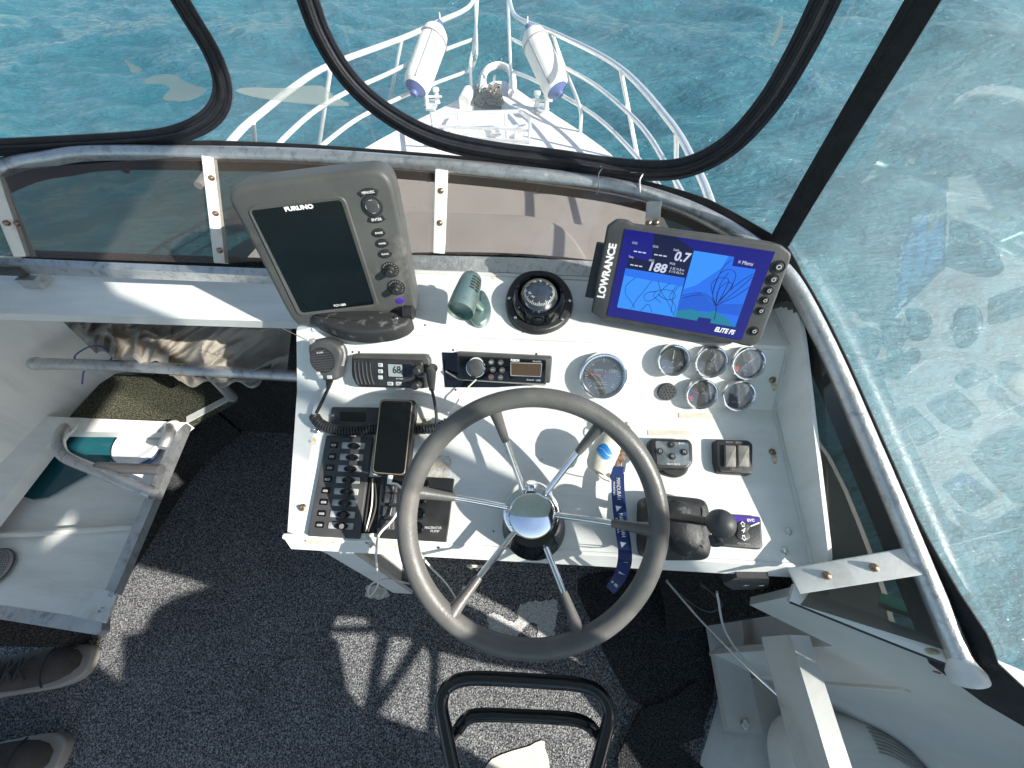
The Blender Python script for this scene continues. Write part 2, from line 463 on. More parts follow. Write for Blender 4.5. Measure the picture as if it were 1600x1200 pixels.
    def sphere(s, c, r, n=18, m=10):
        c = V(c); r = V((r, r, r)) if not hasattr(r, '__len__') else V(r)
        vs = [c + V((0, 0, r.z))]; fs = []
        for j in range(1, m):
            for k in range(n):
                a, b = pi * j / m, 2 * pi * k / n; vs.append(c + V((r.x * sin(a) * cos(b), r.y * sin(a) * sin(b), r.z * cos(a))))
        vs.append(c - V((0, 0, r.z))); e = len(vs) - 1
        for k in range(n):
            q = (k + 1) % n; fs.append((0, 1 + k, 1 + q)); fs.append((e, 1 + (m - 2) * n + q, 1 + (m - 2) * n + k))
            for j in range(m - 2): fs.append((1 + j * n + k, 1 + (j + 1) * n + k, 1 + (j + 1) * n + q, 1 + j * n + q))
        return s.add(vs, fs)
    def build(s, name, m, parent=None, world=False, smooth=35):
        vs = s.v
        if parent is not None and world:
            inv = RM[parent.name].inverted(); vs = [inv @ p for p in vs]
        lo = V([min(p[i] for p in vs) for i in range(3)]); hi = V([max(p[i] for p in vs) for i in range(3)]); c = (lo + hi) / 2
        me = bpy.data.meshes.new(name); me.from_pydata([p - c for p in vs], [], s.f); me.update()
        import bmesh
        bm = bmesh.new(); bm.from_mesh(me); bmesh.ops.recalc_face_normals(bm, faces=bm.faces); bm.to_mesh(me); bm.free()
        if smooth:
            me.shade_smooth(); me.set_sharp_from_angle(angle=radians(smooth))
        me.materials.append(m)
        o = bpy.data.objects.new(name, me); COL.objects.link(o); o.location = c
        base = Matrix.Translation(c)
        if parent is not None:
            o.parent = parent; base = RM[parent.name] @ base
        RM[o.name] = base
        return o
RM = {}     # world matrices by object name

def tag(o, label, cat_, group=None, kind=None):
    if label: o['label'] = label
    if cat_: o['category'] = cat_
    if group: o['group'] = group
    if kind: o['kind'] = kind
    return o
def thing(name, label, cat_, fr=None, loc=None, group=None):
    o = bpy.data.objects.new(name, None); COL.objects.link(o)
    o.empty_display_size = .02
    m = fr.mat() if fr is not None else Matrix.Translation(V(loc or (0, 0, 0)))
    o.matrix_world = m; RM[o.name] = m
    return tag(o, label, cat_, group)
def struct(o): o['kind'] = 'structure'; return o

def text(body, parent, x, y, z, size, m, rot=0, width=None, name='lettering', bold=0, depth=.0003, world=None, shear=0):
    cu = bpy.data.curves.new(name, 'FONT'); cu.body = body; cu.size = size; cu.align_x = 'CENTER'; cu.align_y = 'CENTER'
    cu.extrude = depth; cu.offset = bold; cu.shear = shear; cu.resolution_u = 3
    t = bpy.data.objects.new('tmp_text', cu); COL.objects.link(t)
    dg = bpy.context.evaluated_depsgraph_get()
    me = bpy.data.meshes.new_from_object(t.evaluated_get(dg))
    bpy.data.objects.remove(t); me.name = name
    if width and len(me.vertices):
        xs = [q.co.x for q in me.vertices]; k = width / max(1e-6, max(xs) - min(xs))
        for q in me.vertices: q.co.x *= k
    me.materials.clear(); me.materials.append(m)
    o = bpy.data.objects.new(name, me); COL.objects.link(o); o.parent = parent
    M = (world if world is not None else Matrix.Identity(4)) @ Matrix.Translation((x, y, z)) @ Matrix.Rotation(rot, 4, 'Z')
    o.matrix_local = M; RM[o.name] = RM[parent.name] @ M
    return o

def screw(parent, name, x, y, z, r, m, wm=None):
    mb = MB().lathe([(r, 0), (r, r * .3), (r * .8, r * .6), (r * .35, r * .75), (0, r * .75)], 14, (x, y, z))
    return mb.build(name, m, parent)

# ================================================================== SEA
def axis(lo, hi, step, far, g=1.35):
    a = list(np.arange(lo, hi + 1e-6, step)); s = step
    while a[-1] < far: s *= g; a.append(a[-1] + s)
    s = step; b = []
    x = lo
    while x > -far: s *= g; x -= s; b.append(x)
    return np.array(b[::-1] + a)
SEA_Z = -2.5
def make_sea():
    xs = axis(-27, 27, .12, 6000); ys = axis(-1, 30, .12, 6000)
    X, Y = np.meshgrid(xs, ys); Z = np.zeros_like(X)
    rs = np.random.RandomState(4)
    damp = np.exp(-np.maximum(0, np.hypot(X, Y - 10) - 35) / 30)
    for i in range(64):
        L = .42 * (1.052 ** i); ang = radians(70) + rs.normal(0, .55); k = 2 * pi / L
        A = .0074 * L ** .92 * rs.uniform(.5, 1.3)
        ph = k * (X * cos(ang) + Y * sin(ang)) + rs.uniform(0, 7)
        wob = .6 * np.sin(X * rs.uniform(.1, .5) + Y * rs.uniform(.1, .5) + rs.uniform(0, 6))
        Z += A * ((1 - np.abs(np.sin((ph + wob) / 2))) * 1.7 - .6)
    Z = SEA_Z + Z * damp * 1.35
    ny, nx = X.shape
    co = np.stack([X, Y, Z], -1).reshape(-1, 3)
    idx = np.arange(nx * ny).reshape(ny, nx)
    q = np.stack([idx[:-1, :-1], idx[:-1, 1:], idx[1:, 1:], idx[1:, :-1]], -1).reshape(-1, 4)
    me = bpy.data.meshes.new('sea')
    me.vertices.add(len(co)); me.vertices.foreach_set('co', co.ravel())
    me.loops.add(q.size); me.loops.foreach_set('vertex_index', q.ravel().astype(np.int32))
    me.polygons.add(len(q)); me.polygons.foreach_set('loop_start', np.arange(0, q.size, 4, dtype=np.int32))
    me.update(); me.validate(); me.shade_smooth()
    m = bpy.data.materials.new('sea_water'); m.use_nodes = True
    t = m.node_tree; N = t.nodes; Lk = t.links; b = N['Principled BSDF']
    b.inputs['Roughness'].default_value = .09; b.inputs['IOR'].default_value = 1.33
    tc = N.new('ShaderNodeTexCoord')
    def noise(sc, det, rough=.6, st=None):
        src = tc.outputs['Object']
        if st:
            mp = N.new('ShaderNodeMapping'); mp.inputs['Scale'].default_value = st[0]; mp.inputs['Rotation'].default_value = (0, 0, st[1])
            Lk.new(src, mp.inputs['Vector']); src = mp.outputs['Vector']
        n = N.new('ShaderNodeTexNoise'); n.inputs['Scale'].default_value = sc; n.inputs['Detail'].default_value = det; n.inputs['Roughness'].default_value = rough
        Lk.new(src, n.inputs['Vector']); return n.outputs['Fac']
    mx = N.new('ShaderNodeMix'); mx.data_type = 'RGBA'
    mr = N.new('ShaderNodeMapRange'); mr.inputs['From Min'].default_value = .3; mr.inputs['From Max'].default_value = .7
    Lk.new(noise(.12, 5), mr.inputs['Value']); Lk.new(mr.outputs[0], mx.inputs['Factor'])
    mx.inputs['A'].default_value = (.016, .102, .14, 1); mx.inputs['B'].default_value = (.028, .15, .178, 1)
    Lk.new(mx.outputs['Result'], b.inputs['Base Color'])
    ad = N.new('ShaderNodeMath'); ad.operation = 'MULTIPLY_ADD'; ad.inputs[1].default_value = .35
    Lk.new(noise(11, 4, .6, ((.5, 1, 1), -.25)), ad.inputs[0]); Lk.new(noise(3.4, 7, .6, ((.4, 1, 1), -.3)), ad.inputs[2])
    bp = N.new('ShaderNodeBump'); bp.inputs['Strength'].default_value = 1; bp.inputs['Distance'].default_value = .24
    Lk.new(ad.outputs[0], bp.inputs['Height']); Lk.new(bp.outputs['Normal'], b.inputs['Normal'])
    me.materials.append(m)
    o = bpy.data.objects.new('sea', me); COL.objects.link(o)
    return struct(o)
make_sea()

# ================================================================== BOAT: foredeck and cabin top
DZ = -.15
edge = [(-.33, 5.0), (-.1, 4.62), (.17, 4.2), (.42, 3.82), (.68, 3.34), (.86, 2.8), (.98, 2.0), (1.08, 1.0), (1.12, -1.6)]
outl = [V((x, y, DZ)) for x, y in [(p.x, p.y) for p in cat([V((*e, 0)) for e in edge], 5)]]
port = [V((-.78 - (p.x + .0) + .0, p.y, DZ)) for p in outl]
ring_ = outl + port[::-1][:-1] if (outl[0] - port[0]).length < .1 else outl + port[::-1]
mb = MB(); mb.slab(ring_, .06, (0, 0, 1))
struct(mb.build('foredeck', deckw, smooth=20))
mb = MB()
for sgn, side in ((1, outl), (-1, port)):
    low = [V((-.39 + (p.x + .39) * .86, min(p.y, 5.0) - max(0, (p.y - 3.4)) * .28, SEA_Z - .4)) for p in side]
    top = [V((p.x, p.y, DZ - .062)) for p in side]
    mb.strip(top, low, .03)
struct(mb.build('hull_side', deckw, smooth=60))
# rubbing strake along the deck edge
for side, lab in ((outl, 'starboard'), (port, 'port')):
    mb = MB(); mb.tube([p + V((0, 0, -.03)) for p in side], .022, 8)
    struct(mb.build('rubbing_strake', gelold))
# cabin top in front of and below the helm
ct = rquad([(-1.3, -1.4), (.5, -1.4), (.52, 1.4), (.2, 2.35), (-1.0, 2.35), (-1.32, 1.4)], .3, 6)
mb = MB(); mb.prism(ct, DZ + .001, -.03, .04)
struct(mb.build('cabin_top', deckw))

# ------------------------------------------------------------------ flybridge floor: painted base, carpet on top
mb = MB(); mb.prism([(-1.75, -1.4), (1.0, -1.4), (1.0, .72), (-1.3, .9), (-1.75, .5)], -.029, -.009)
floor = struct(mb.build('floor', gelold))
cpx = [(1095, 915), (1112, 960), (1124, 1030), (1122, 1090), (1103, 1160), (1095, 1200), (1120, 1290)]
cp = [onz(u, v, 0) for u, v in cpx]
cp = [V((p.x, p.y)) for p in cat(cp, 5)]
poly = [(-1.74, -1.3), (cp[-1].x, -1.3)] + [(p.x, p.y) for p in cp[::-1]] + [(cp[0].x, .7), (-1.3, .85), (-1.74, .5)]
mb = MB(); mb.prism(poly, -.009, 0)
struct(mb.build('carpet', carpet))
dk = [(905, 905), (1000, 893), (1070, 915), (1108, 965), (1118, 1035), (1112, 1100), (1085, 1155), (1050, 1142), (1015, 1108), (985, 1090), (960, 1050), (930, 985)]
mb = MB(); mb.prism([tuple(p)[:2] for p in cat([onz(u, v, .008) for u, v in dk], 4, True)], .0005, .009, .003)
tag(mb.build('carpet_offcut', carpetdk), 'dark rounded carpet offcut lying under the helm by the starboard side', 'carpet')
fl = [(1000, 1108), (1050, 1090), (1088, 1062), (1092, 1075), (1102, 1150), (1060, 1165), (1100, 1200), (1110, 1260), (960, 1260), (965, 1180)]
mb = MB(); mb.prism([tuple(p)[:2] for p in [onz(u, v, .015) for u, v in fl]], .0095, .016, .003)
tag(mb.build('carpet_flap', carpetdk), 'loose folded carpet flap lying over the dark offcut', 'carpet')
wornc = carpet_mat('worn_carpet', (.35, .35, .34), (.66, .66, .64), (.78, .78, .76))
# worn bare patch under the wheel, with an uneven outline
rs = random.Random(3)
def ragged(px, z, n=4, j=3):
    c = cat([V((u, v, 0)) for u, v in px], n, True)
    return [onz(p.x + rs.uniform(-j, j), p.y + rs.uniform(-j, j), z) for p in c]
pw = [(762, 968), (768, 958), (806, 970), (812, 945), (858, 938), (872, 943), (866, 985), (870, 1008), (842, 1008), (838, 975), (822, 978), (802, 1000), (800, 1010), (775, 1003)]
mb = MB(); mb.prism([tuple(p)[:2] for p in ragged(pw, .002, 9, 2.2)], .0004, .002)
o = struct(mb.build('worn_patch', wornc))
mb = MB(); mb.prism([tuple(p)[:2] for p in ragged([(575, 915), (600, 918), (608, 930), (590, 936), (570, 930)], .002)], .0004, .002)
struct(mb.build('worn_patch', worn))
mb = MB(); mb.prism([tuple(p)[:2] for p in ragged([(770, 1185), (830, 1165), (850, 1160), (856, 1190), (850, 1230), (760, 1230)], .003, 4, 2)], .0004, .003)
struct(mb.build('worn_patch', tape))

# ================================================================== TOP RAIL, CLEARS, SMOKED PANELS
rpx = [(0, 265), (75, 248), (150, 239), (330, 240), (480, 244), (640, 255), (800, 270), (950, 290), (1040, 313), (1110, 342), (1180, 385), (1225, 425), (1255, 470), (1300, 560), (1350, 675), (1400, 792), (1450, 912), (1504, 1040)]
rpts = [onrail(u, v) for u, v in rpx]
zr = lambda y: .783 + .325 * y
left = [V((x, y, zr(y))) for x, y in ((-1.33, -.35), (-1.32, .0), (-1.29, .25), (-1.24, .45), (-1.16, .61))]
rail = cat(left + rpts, 6)
NL = 6 * len(left)
rl = thing('top_rail', 'pitted grey aluminium tube rail curving round the helm above the smoked panels', 'rail', loc=rpts[8])
MB().tube(rail, .0135, 14).build('tube', alu, rl, True)
MB().lathe([(.024, -.016), (.024, -.008), (.019, .0), (.0142, .012)], 20, rail[-1], rail[-2] - rail[-1], .8, 1).build('foot_flange', gel, rl, True)

wall = []                      # plan of the clears, just outboard of the rail
for i, p in enumerate(rail):
    t = rail[min(i + 1, len(rail) - 1)] - rail[max(i - 1, 0)]
    n = V((-t.y, t.x, 0)).normalized()          # outboard
    wall.append((p + n * .024, n))
# carry the clears on aft beyond the rail's foot
a, na = wall[-1]
for k, (dx, dy) in enumerate(((.06, -.04), (.16, -.09), (.29, -.17), (.35, -.27))):
    q = V((a.x + dx, a.y + dy, 0)); q.z = zr(q.y) + .0; wall.append((q, V((.8, .6, 0)).normalized() if k < 3 else V((.99, .1, 0)).normalized()))
def onwall(u, v, off=0.0):
    r = ray(u, v); best = None
    for i in range(len(wall) - 1):
        a = wall[i][0] - wall[i][1] * off; b = wall[i + 1][0] - wall[i + 1][1] * off; d = b - a; n = V((-d.y, d.x, 0))
        den = r.dot(n)
        if abs(den) < 1e-9: continue
        t = (a - EYE).dot(n) / den
        if t <= .05: continue
        p = EYE + r * t; s = ((p - a).x * d.x + (p - a).y * d.y) / (d.x ** 2 + d.y ** 2)
        if -.002 <= s <= 1.002 and (best is None or t < best[0]):
            best = (t, p, (wall[i][1] * (1 - s) + wall[i + 1][1] * s).normalized(), i + s)
    return best
CI = onwall(1222, 372)[3]
ci = int(round(CI))
TOPZ = 1.9
def clear_panel(name, lab, i0, i1, m):
    A = [wall[i][0] - V((0, 0, .045)) for i in range(i0, i1 + 1)]
    B = [V((wall[i][0].x, wall[i][0].y, TOPZ)) for i in range(i0, i1 + 1)]
    vs = A + B; n = len(A)
    mb = MB(); mb.add(vs, [(i, i + 1, n + i + 1, n + i) for i in range(n - 1)])
    o = mb.build(name, m, smooth=60)
    return tag(o, lab, 'clear panel')
clear_panel('clear_vinyl_screen', 'clear vinyl front screen with zipped windows above the front rail', 0, ci, clearfront)
clear_panel('clear_vinyl_screen', 'scuffed hazy clear vinyl side screen outside the starboard rail', ci, len(wall) - 1, clearside)

def wallpath(px, off, n=8):
    c = cat([V((u, v, 0)) for u, v in px], n); P = []; Nn = []
    for p in c:
        h = onwall(p.x, p.y, off)
        if h: P.append(h[1]); Nn.append(-h[2])
    return P, Nn
zprof = [(-.019, -.001), (-.019, .0022), (-.0125, .003), (-.0115, .0012), (-.0065, .0014), (-.005, .0052), (.0, .0064), (.005, .0052), (.0065, .0014), (.0115, .0012), (.0125, .003), (.019, .0022), (.019, -.001)]
def zipper(lab, px, k=1.0):
    P, Nn = wallpath(px, .004)
    t = thing('window_zip', lab, 'zip', loc=P[len(P) // 2], group=None)
    MB().sweep(P, Nn, [(x * k, h) for x, h in zprof]).build('zip_tape', zipblk, t, True, 25)
    Q = [p + n * .0062 for p, n in zip(P, Nn)]
    MB().tube(Q, .0018, 6).build('zip_coil', canvasblk, t, True)
    return t
zipper('black zip curving round the rolled window of the port front screen', [(-60, 232), (0, 230), (120, 224), (230, 217), (285, 207), (325, 187), (345, 160), (347, 125), (330, 80), (300, 30), (270, -20), (240, -70)], .8)
zipper('black U-shaped zip of the big front window facing the foredeck', [(455, -70), (478, -10), (500, 50), (535, 110), (580, 158), (640, 198), (700, 222), (780, 238), (870, 249), (960, 262), (1040, 266), (1095, 253), (1150, 218), (1205, 155), (1250, 80), (1285, 10), (1320, -65)], .92)

# corner tape
P, Nn = wallpath([(1218, 378), (1270, 288), (1335, 180), (1400, 72), (1445, -5), (1490, -80)], .003, 4)
tp = thing('corner_tape', 'wide black canvas tape running up the corner between front and side clears', 'canvas strip', loc=P[0])
MB().sweep(P, Nn, [(-.0165, 0), (-.0165, .003), (.0165, .003), (.0165, 0)]).build('webbing', canvasblk, tp, True)
MB().sweep(P, Nn, [(.0085, .003), (.0085, .0042), (.0095, .0042), (.0095, .003)]).build('stitching', zipblk, tp, True)

# canvas skirt hanging outboard of the rail, snapped to the smoked panels
def skirt(name, lab, pxtop, i_from, i_to, drop=.05):
    tops = [onwall(u, v, .004) for u, v in pxtop]
    idx = np.array([h[3] for h in tops]); zz = np.array([h[1].z for h in tops])
    o_ = np.argsort(idx); idx = idx[o_]; zz = zz[o_]
    A = []; B = []
    for i in range(i_from, i_to + 1):
        p, n = wall[i]; q = p - n * .004; base = zr(p.y)
        z = float(np.interp(i, idx, zz))
        B.append(V((q.x, q.y, max(z, base + .004)))); A.append(V((q.x, q.y, base - drop)))
    mb = MB(); mb.strip(A, B, .002)
    return mb, A
mb, A = skirt('s', '', [(0, 247), (70, 231), (150, 224), (330, 219), (480, 225), (640, 237), (800, 252), (950, 272), (1040, 290), (1110, 312), (1180, 350), (1216, 372)], 0, ci)
sk = thing('canvas_skirt', 'black canvas skirt snapped along the outside of the front rail', 'canvas strip', loc=wall[ci // 2][0])
mb.build('canvas', canvasblk, sk, True, 60)
for u, v in ((195, 264), (355, 259), (510, 266), (668, 277), (835, 293), (998, 319)):
    h = onwall(u, v, .012)
    MB().lathe([(.0085, -.003), (.0085, .002), (.006, .005), (.004, .0052), (.003, .0035), (0, .0035)], 16, h[1], -h[2]).build('snap_stud', blk, sk, True)
mb, A = skirt('s', '', [(1222, 372), (1262, 450), (1300, 522), (1350, 632), (1400, 742), (1450, 838), (1500, 925), (1550, 1000), (1600, 1062), (1680, 1140)], ci, len(wall) - 1, .07)
sk = thing('canvas_skirt', 'black canvas skirt along the outside of the starboard rail', 'canvas strip', loc=wall[-8][0])
mb.build('canvas', canvasblk, sk, True, 60)
for u, v in ((1302, 612), (1392, 842)):
    h = onwall(u, v, .012)
    MB().lathe([(.0085, -.003), (.0085, .002), (.006, .005), (0, .005)], 16, h[1], -h[2]).build('snap_stud', blk, sk, True)
# two wire clips over the rail
for (u, v), lab in (((932, 268), 'small wire clip hooked over the front rail, the one nearer the compass'), ((995, 276), 'small wire clip hooked over the front rail, the one nearer the chart plotter')):
    p = onrail(u, v + 18); h = onwall(u, v - 4, .006)[1]
    c = thing('wire_clip', lab, 'clip', loc=p)
    MB().tube(cat([h + V((-.012, 0, .004)), h + V((.008, -.006, .006)), p + V((0, -.006, .018)), p + V((.002, -.02, .004)), p + V((.002, -.016, -.012))], 5), .0016, 6).build('wire', steel, c, True)

# ---- smoked acrylic panels between the rail and the console / shelf
bot = [((-160, 385), .9), ((45, 402), .9), ((335, 412), .9), ((500, 404), .9), ((690, 397), .905), ((850, 402), .9), ((1010, 422), .89), ((1140, 452), .885), ((1225, 500), .88), ((1246, 580), .865), ((1262, 700), .82), ((1290, 890), .765)]
top = [None, (-20, 268), (330, 244), (500, 248), (690, 262), (850, 280), (1022, 312), (1120, 352), (1220, 425), (1290, 545), (1345, 665), (1432, 872)]
botp = [onz(u, v, z) for (u, v), z in bot]
topp = [V((-1.29, .25, zr(.25)))] + [onrail(*t) for t in top[1:]]
def panel(lab, i0, i1, extra=None):
    A = cat(botp[i0:i1 + 1], 6) if extra is None else extra[0]
    B = cat(topp[i0:i1 + 1], 6) if extra is None else extra[1]
    mb = MB(); mb.strip(A, B, .004)
    return tag(mb.build('smoked_panel', smokedust if (extra or i0 == 6) else smoke, smooth=60), lab, 'acrylic panel')
panel('smoked acrylic panel round the port corner beyond the slanting post', 0, 1)
panel('long dark smoked acrylic panel over the port shelf', 1, 2)
panel('smoked acrylic panel behind the grey fish finder', 2, 4)
panel('pale smoked acrylic panel behind the lamp and compass', 4, 6)
panel('dusty smoked acrylic panel wrapping the corner behind the chart plotter', 6, 11)
eA = [onz(1290, 893, .762), onz(1250, 945, .735)]; eB = [onrail(1433, 876), onrail(1497, 1022)]
panel('small triangular smoked acrylic panel at the foot of the starboard rail', 0, 0, (eA, [eB[0], eB[1]]))

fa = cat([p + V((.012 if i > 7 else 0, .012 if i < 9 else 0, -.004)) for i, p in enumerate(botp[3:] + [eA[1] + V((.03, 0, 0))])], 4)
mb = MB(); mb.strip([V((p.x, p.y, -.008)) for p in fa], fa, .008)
struct(mb.build('sun_block_fairing', carpetdk, smooth=60))  # added sun stop; its dark colour stands in for shade under the console
def post(lab, a, b, wd, bolts, n_in):
    """flat alloy strip from rail a to base b with bolts"""
    ax = (a - b); Lh = ax.length; ax.normalize(); f = Fr(b, n_in.cross(ax) * -1, ax)
    if f.ez.dot(EYE - b) < 0: f = Fr(b, -f.ex, ax)
    t = thing('windscreen_post', lab, 'post', fr=f, group='alloy posts of the windscreen')
    MB().prism(rrect(-wd / 2, 0, wd / 2, Lh, .002), .003, .0075, .0012).build('strip', aluflat, t)
    for x, y in bolts:
        MB().lathe([(.0056, 0), (.0056, .0016), (.0042, .0034), (.002, .0056), (0, .006)], 12, (x * wd, y * Lh, .0075)).build('bolt', rustst, t)
vin = lambda p: (EYE - p)
def mkpost(lab, tpx, bpx, bz, wd, bolts):
    a = onrail(*tpx); b = onz(*bpx, bz); post(lab, a, b, wd, bolts, (EYE - b).normalized())
mkpost('slanting alloy post at the port corner of the windscreen with paired bolts', (-12, 275), (40, 402), .9, .03, [(-.2, .42), (.25, .42)])
mkpost('alloy windscreen post on the port side of the fish finder with three bolts', (327, 247), (346, 412), .9, .024, [(0, .8), (0, .47), (0, .12)])
mkpost('alloy windscreen post between the fish finder and the lamp with three bolts', (690, 266), (686, 396), .905, .024, [(0, .76), (0, .38)])
mkpost('short alloy windscreen post behind the chart plotter', (1022, 314), (1014, 424), .89, .026, [(-.25, .72), (.25, .72)])
mkpost('wide flat alloy strut bracing the starboard rail to the console', (1432, 876), (1238, 908), .765, .034, [(0, .28), (0, .66)])

# ================================================================== HELM CONSOLE
A_, B_, C_, D_ = V((0, .645, .885)), V((0, .466, .885)), V((0, .39, .795)), V((0, .142, .75))
XR = .455
PL = Fr(D_, (1, 0, 0), C_ - D_)        # lower panel
PM = Fr(C_, (1, 0, 0), B_ - C_)        # gauge panel
PT = Fr(B_, (1, 0, 0), A_ - B_)        # top shelf
def seat(fr, u, v, h=0, rot=0):
    """frame on the panel whose point at height h shows at pixel u, v"""
    f = fr.at(u, v, h, rot); f.o = f.o - f.ez * h; return f
def pp(f, pts, h=0):
    return [f.L(u, v, h) for u, v in pts]

con = thing('helm_console', 'white painted helm console with sloping instrument panels', 'console', loc=(.05, .14, .0))
xB, xC, xD = PT.pt(488, 512).x, PL.pt(497, 630).x, PL.pt(456, 856).x
xA = xB - .02
lB, lC, lD = PT.pt(461, 505).x, PL.pt(452, 640).x, PL.pt(440, 846).x
def at_(p, x, dz=0): return V((x, p.y, p.z + dz))
mb = MB(); mb.slab([at_(D_, xD), at_(D_, XR), at_(C_, XR), at_(C_, xC)], .006, PL.ez)
mb.build('lower_panel', gel, con, True)
mb = MB(); mb.slab([at_(C_, xC), at_(C_, XR), at_(B_, XR), at_(B_, xB)], .006, PM.ez)
mb.build('gauge_panel', gel, con, True)
mb = MB(); mb.slab([at_(B_, xB), at_(B_, XR), at_(A_, XR), at_(A_, xA)], .006, PT.ez)
mb.build('top_shelf', gel, con, True)
# rolled nose between shelf and gauge panel
MB().tube([at_(B_, xB, -.0055), at_(B_, XR, -.0055)], .006, 12).build('rolled_nose', gel, con, True)
# left edge strip, slightly folded down
mb = MB(); mb.strip([at_(D_, lD, -.012), at_(C_, lC, -.006), at_(B_, lB, -.012), at_(A_, lB - .03, -.012)], [at_(D_, xD, 0), at_(C_, xC, 0), at_(B_, xB, 0), at_(A_, xA, 0)], .006)
mb.build('edge_strip', gel, con, True)
# left side wall to the floor
mb = MB(); mb.slab([at_(D_, lD, -.014), at_(C_, lC, -.014), at_(B_, lB, -.02), at_(A_, lB - .03, -.02), V((lB - .03, .64, 0)), V((lD + .0, .17, .001))], .008, (-1, 0, 0))
mb.build('side_panel', gel, con, True)
# right side wall: a thin upstanding sheet with rounded corners
sw = rquad([(.118, .728), (.128, .782), (.47, .925), (.63, .95), (.65, .86), (.4, .76)], .03, 5)
mb = MB(); mb.slab([V((XR + .006, y, z)) for y, z in sw], .006, (1, 0, 0)); mb.build('side_wall', gel, con, True)
MB().tube([V((XR - .001, p.y, p.z + .001)) for p in (D_, C_, B_, A_)], .004, 8).build('sealant_bead', gelold, con, True)
# front lip
zl = .036
mb = MB(); mb.slab([V((lD, .138, .748)), V((XR, .138, .748)), V((XR, .128, .748 - zl)), V((lD, .128, .748 - zl))], .006, (0, -1, 0)); mb.build('front_lip', gel, con, True)
MB().tube([V((lD, .14, .7465)), V((XR, .14, .7465))], .0045, 10).build('front_nose', gel, con, True)
# lower rail with slots under the lip, and the two front legs
def sp(u, v, y=.16): return onp(u, v, (0, y, 0), V((0, 1, 0)))
mb = MB(); mb.box((.02, .165, .69), (.74, .012, .03)); mb.build('under_rail', gel, con, True)
for u0, u1, v in ((600, 632, 878), (662, 706, 883)):
    a, b = sp(u0, v, .158), sp(u1, v, .158)
    mb = MB(); mb.box(((a.x + b.x) / 2, .1585, .69), (b.x - a.x, .002, .014)); mb.build('slot', blk, con, True)
a, b = V((lD + .012, .15, .735)), V((lD + .03, .15, .735))
mb = MB(); mb.slab([V((lD + .004, .148, .735)), V((lD + .062, .148, .735)), V((lD + .05, .148, .002)), V((lD - .012, .148, .002))], .01, (0, -1, 0)); mb.build('leg', gel, con, True)
mb = MB(); mb.slab([V((lD + .01, .64, .72)), V((XR, .64, .72)), V((XR, .64, .0)), V((lD + .01, .64, .0))], .01, (0, -1, 0)); mb.build('rear_panel', gelold, con, True)
# screws round the edge, some bleeding rust
for P_, u, v, rusted in ((PL, 493, 672, 0), (PL, 472, 793, 1), (PM, 1208, 594, 1), (PL, 1208, 706, 1), (PL, 1233, 830, 0), (PT, 771, 428, 1), (PT, 922, 434, 1), (PT, 1206, 482, 1), (PL, 1227, 861, 0)):
    f = seat(P_, u, v, .002)
    o = MB().lathe([(.0062, .0), (.0062, .001), (.0045, .0026), (.0022, .003), (.0018, .0016), (0, .0016)], 16).build('screw', rustst if rusted else steel, con)
    o.matrix_local = RM[con.name].inverted() @ f.mat(); o.location += f.ez * .0012
for P_, u, v, r in ((PT, 738, 467, 2), (PT, 664, 508, 2), (PT, 817, 519, 1.5), (PM, 551, 550, 2), (PM, 561, 550, 2), (PM, 658, 554, 2), (PM, 669, 555, 2), (PM, 708, 547, 2), (PM, 838, 553, 2), (PM, 712, 609, 2), (PL, 487, 843, 2.5), (PL, 573, 847, 2.5), (PL, 595, 851, 2.5), (PL, 685, 855, 2.5), (PL, 771, 830, 1.5)):
    f = seat(P_, u, v)
    o = MB().lathe([(r * .001, .0), (r * .0009, .0006), (0, .0007)], 10).build('screw_hole', blk, con)
    o.matrix_local = RM[con.name].inverted() @ f.mat(); o.location += f.ez * .0003
# remains of old labels and glue
for P_, q, m_ in ((PL, [(1060, 645), (1113, 646), (1113, 654), (1060, 653)], tape), (PL, [(1012, 672), (1079, 673), (1079, 681), (1012, 680)], tape), (PL, [(915, 652), (934, 654), (932, 660), (914, 659)], tape)):
    f = seat(P_, *q[0]); mb = MB(); mb.prism(pp(f, q), .0002, .0008)
    o = mb.build('label_residue', m_, con); o.matrix_local = RM[con.name].inverted() @ f.mat() @ Matrix.Translation(o.location)
rs = random.Random(11)
for P_, q in ((PL, [(668, 716), (700, 712), (704, 722), (700, 748), (676, 748), (662, 735)]), (PL, [(485, 838), (534, 840), (530, 850), (486, 850)]), (PL, [(590, 845), (622, 848), (620, 858), (588, 856)]), (PL, [(578, 755), (592, 755), (588, 845), (572, 845)]), (PL, [(652, 655), (672, 655), (672, 666), (652, 666)])):
    c = cat([V((u, v, 0)) for u, v in q], 4, True); f = seat(P_, *q[0])
    mb = MB(); mb.prism([f.L(p.x + rs.uniform(-1.5, 1.5), p.y + rs.uniform(-1.5, 1.5)) for p in c], .0002, .0011)
    o = mb.build('glue_residue', worn, con); o.matrix_local = RM[con.name].inverted() @ f.mat() @ Matrix.Translation(o.location)

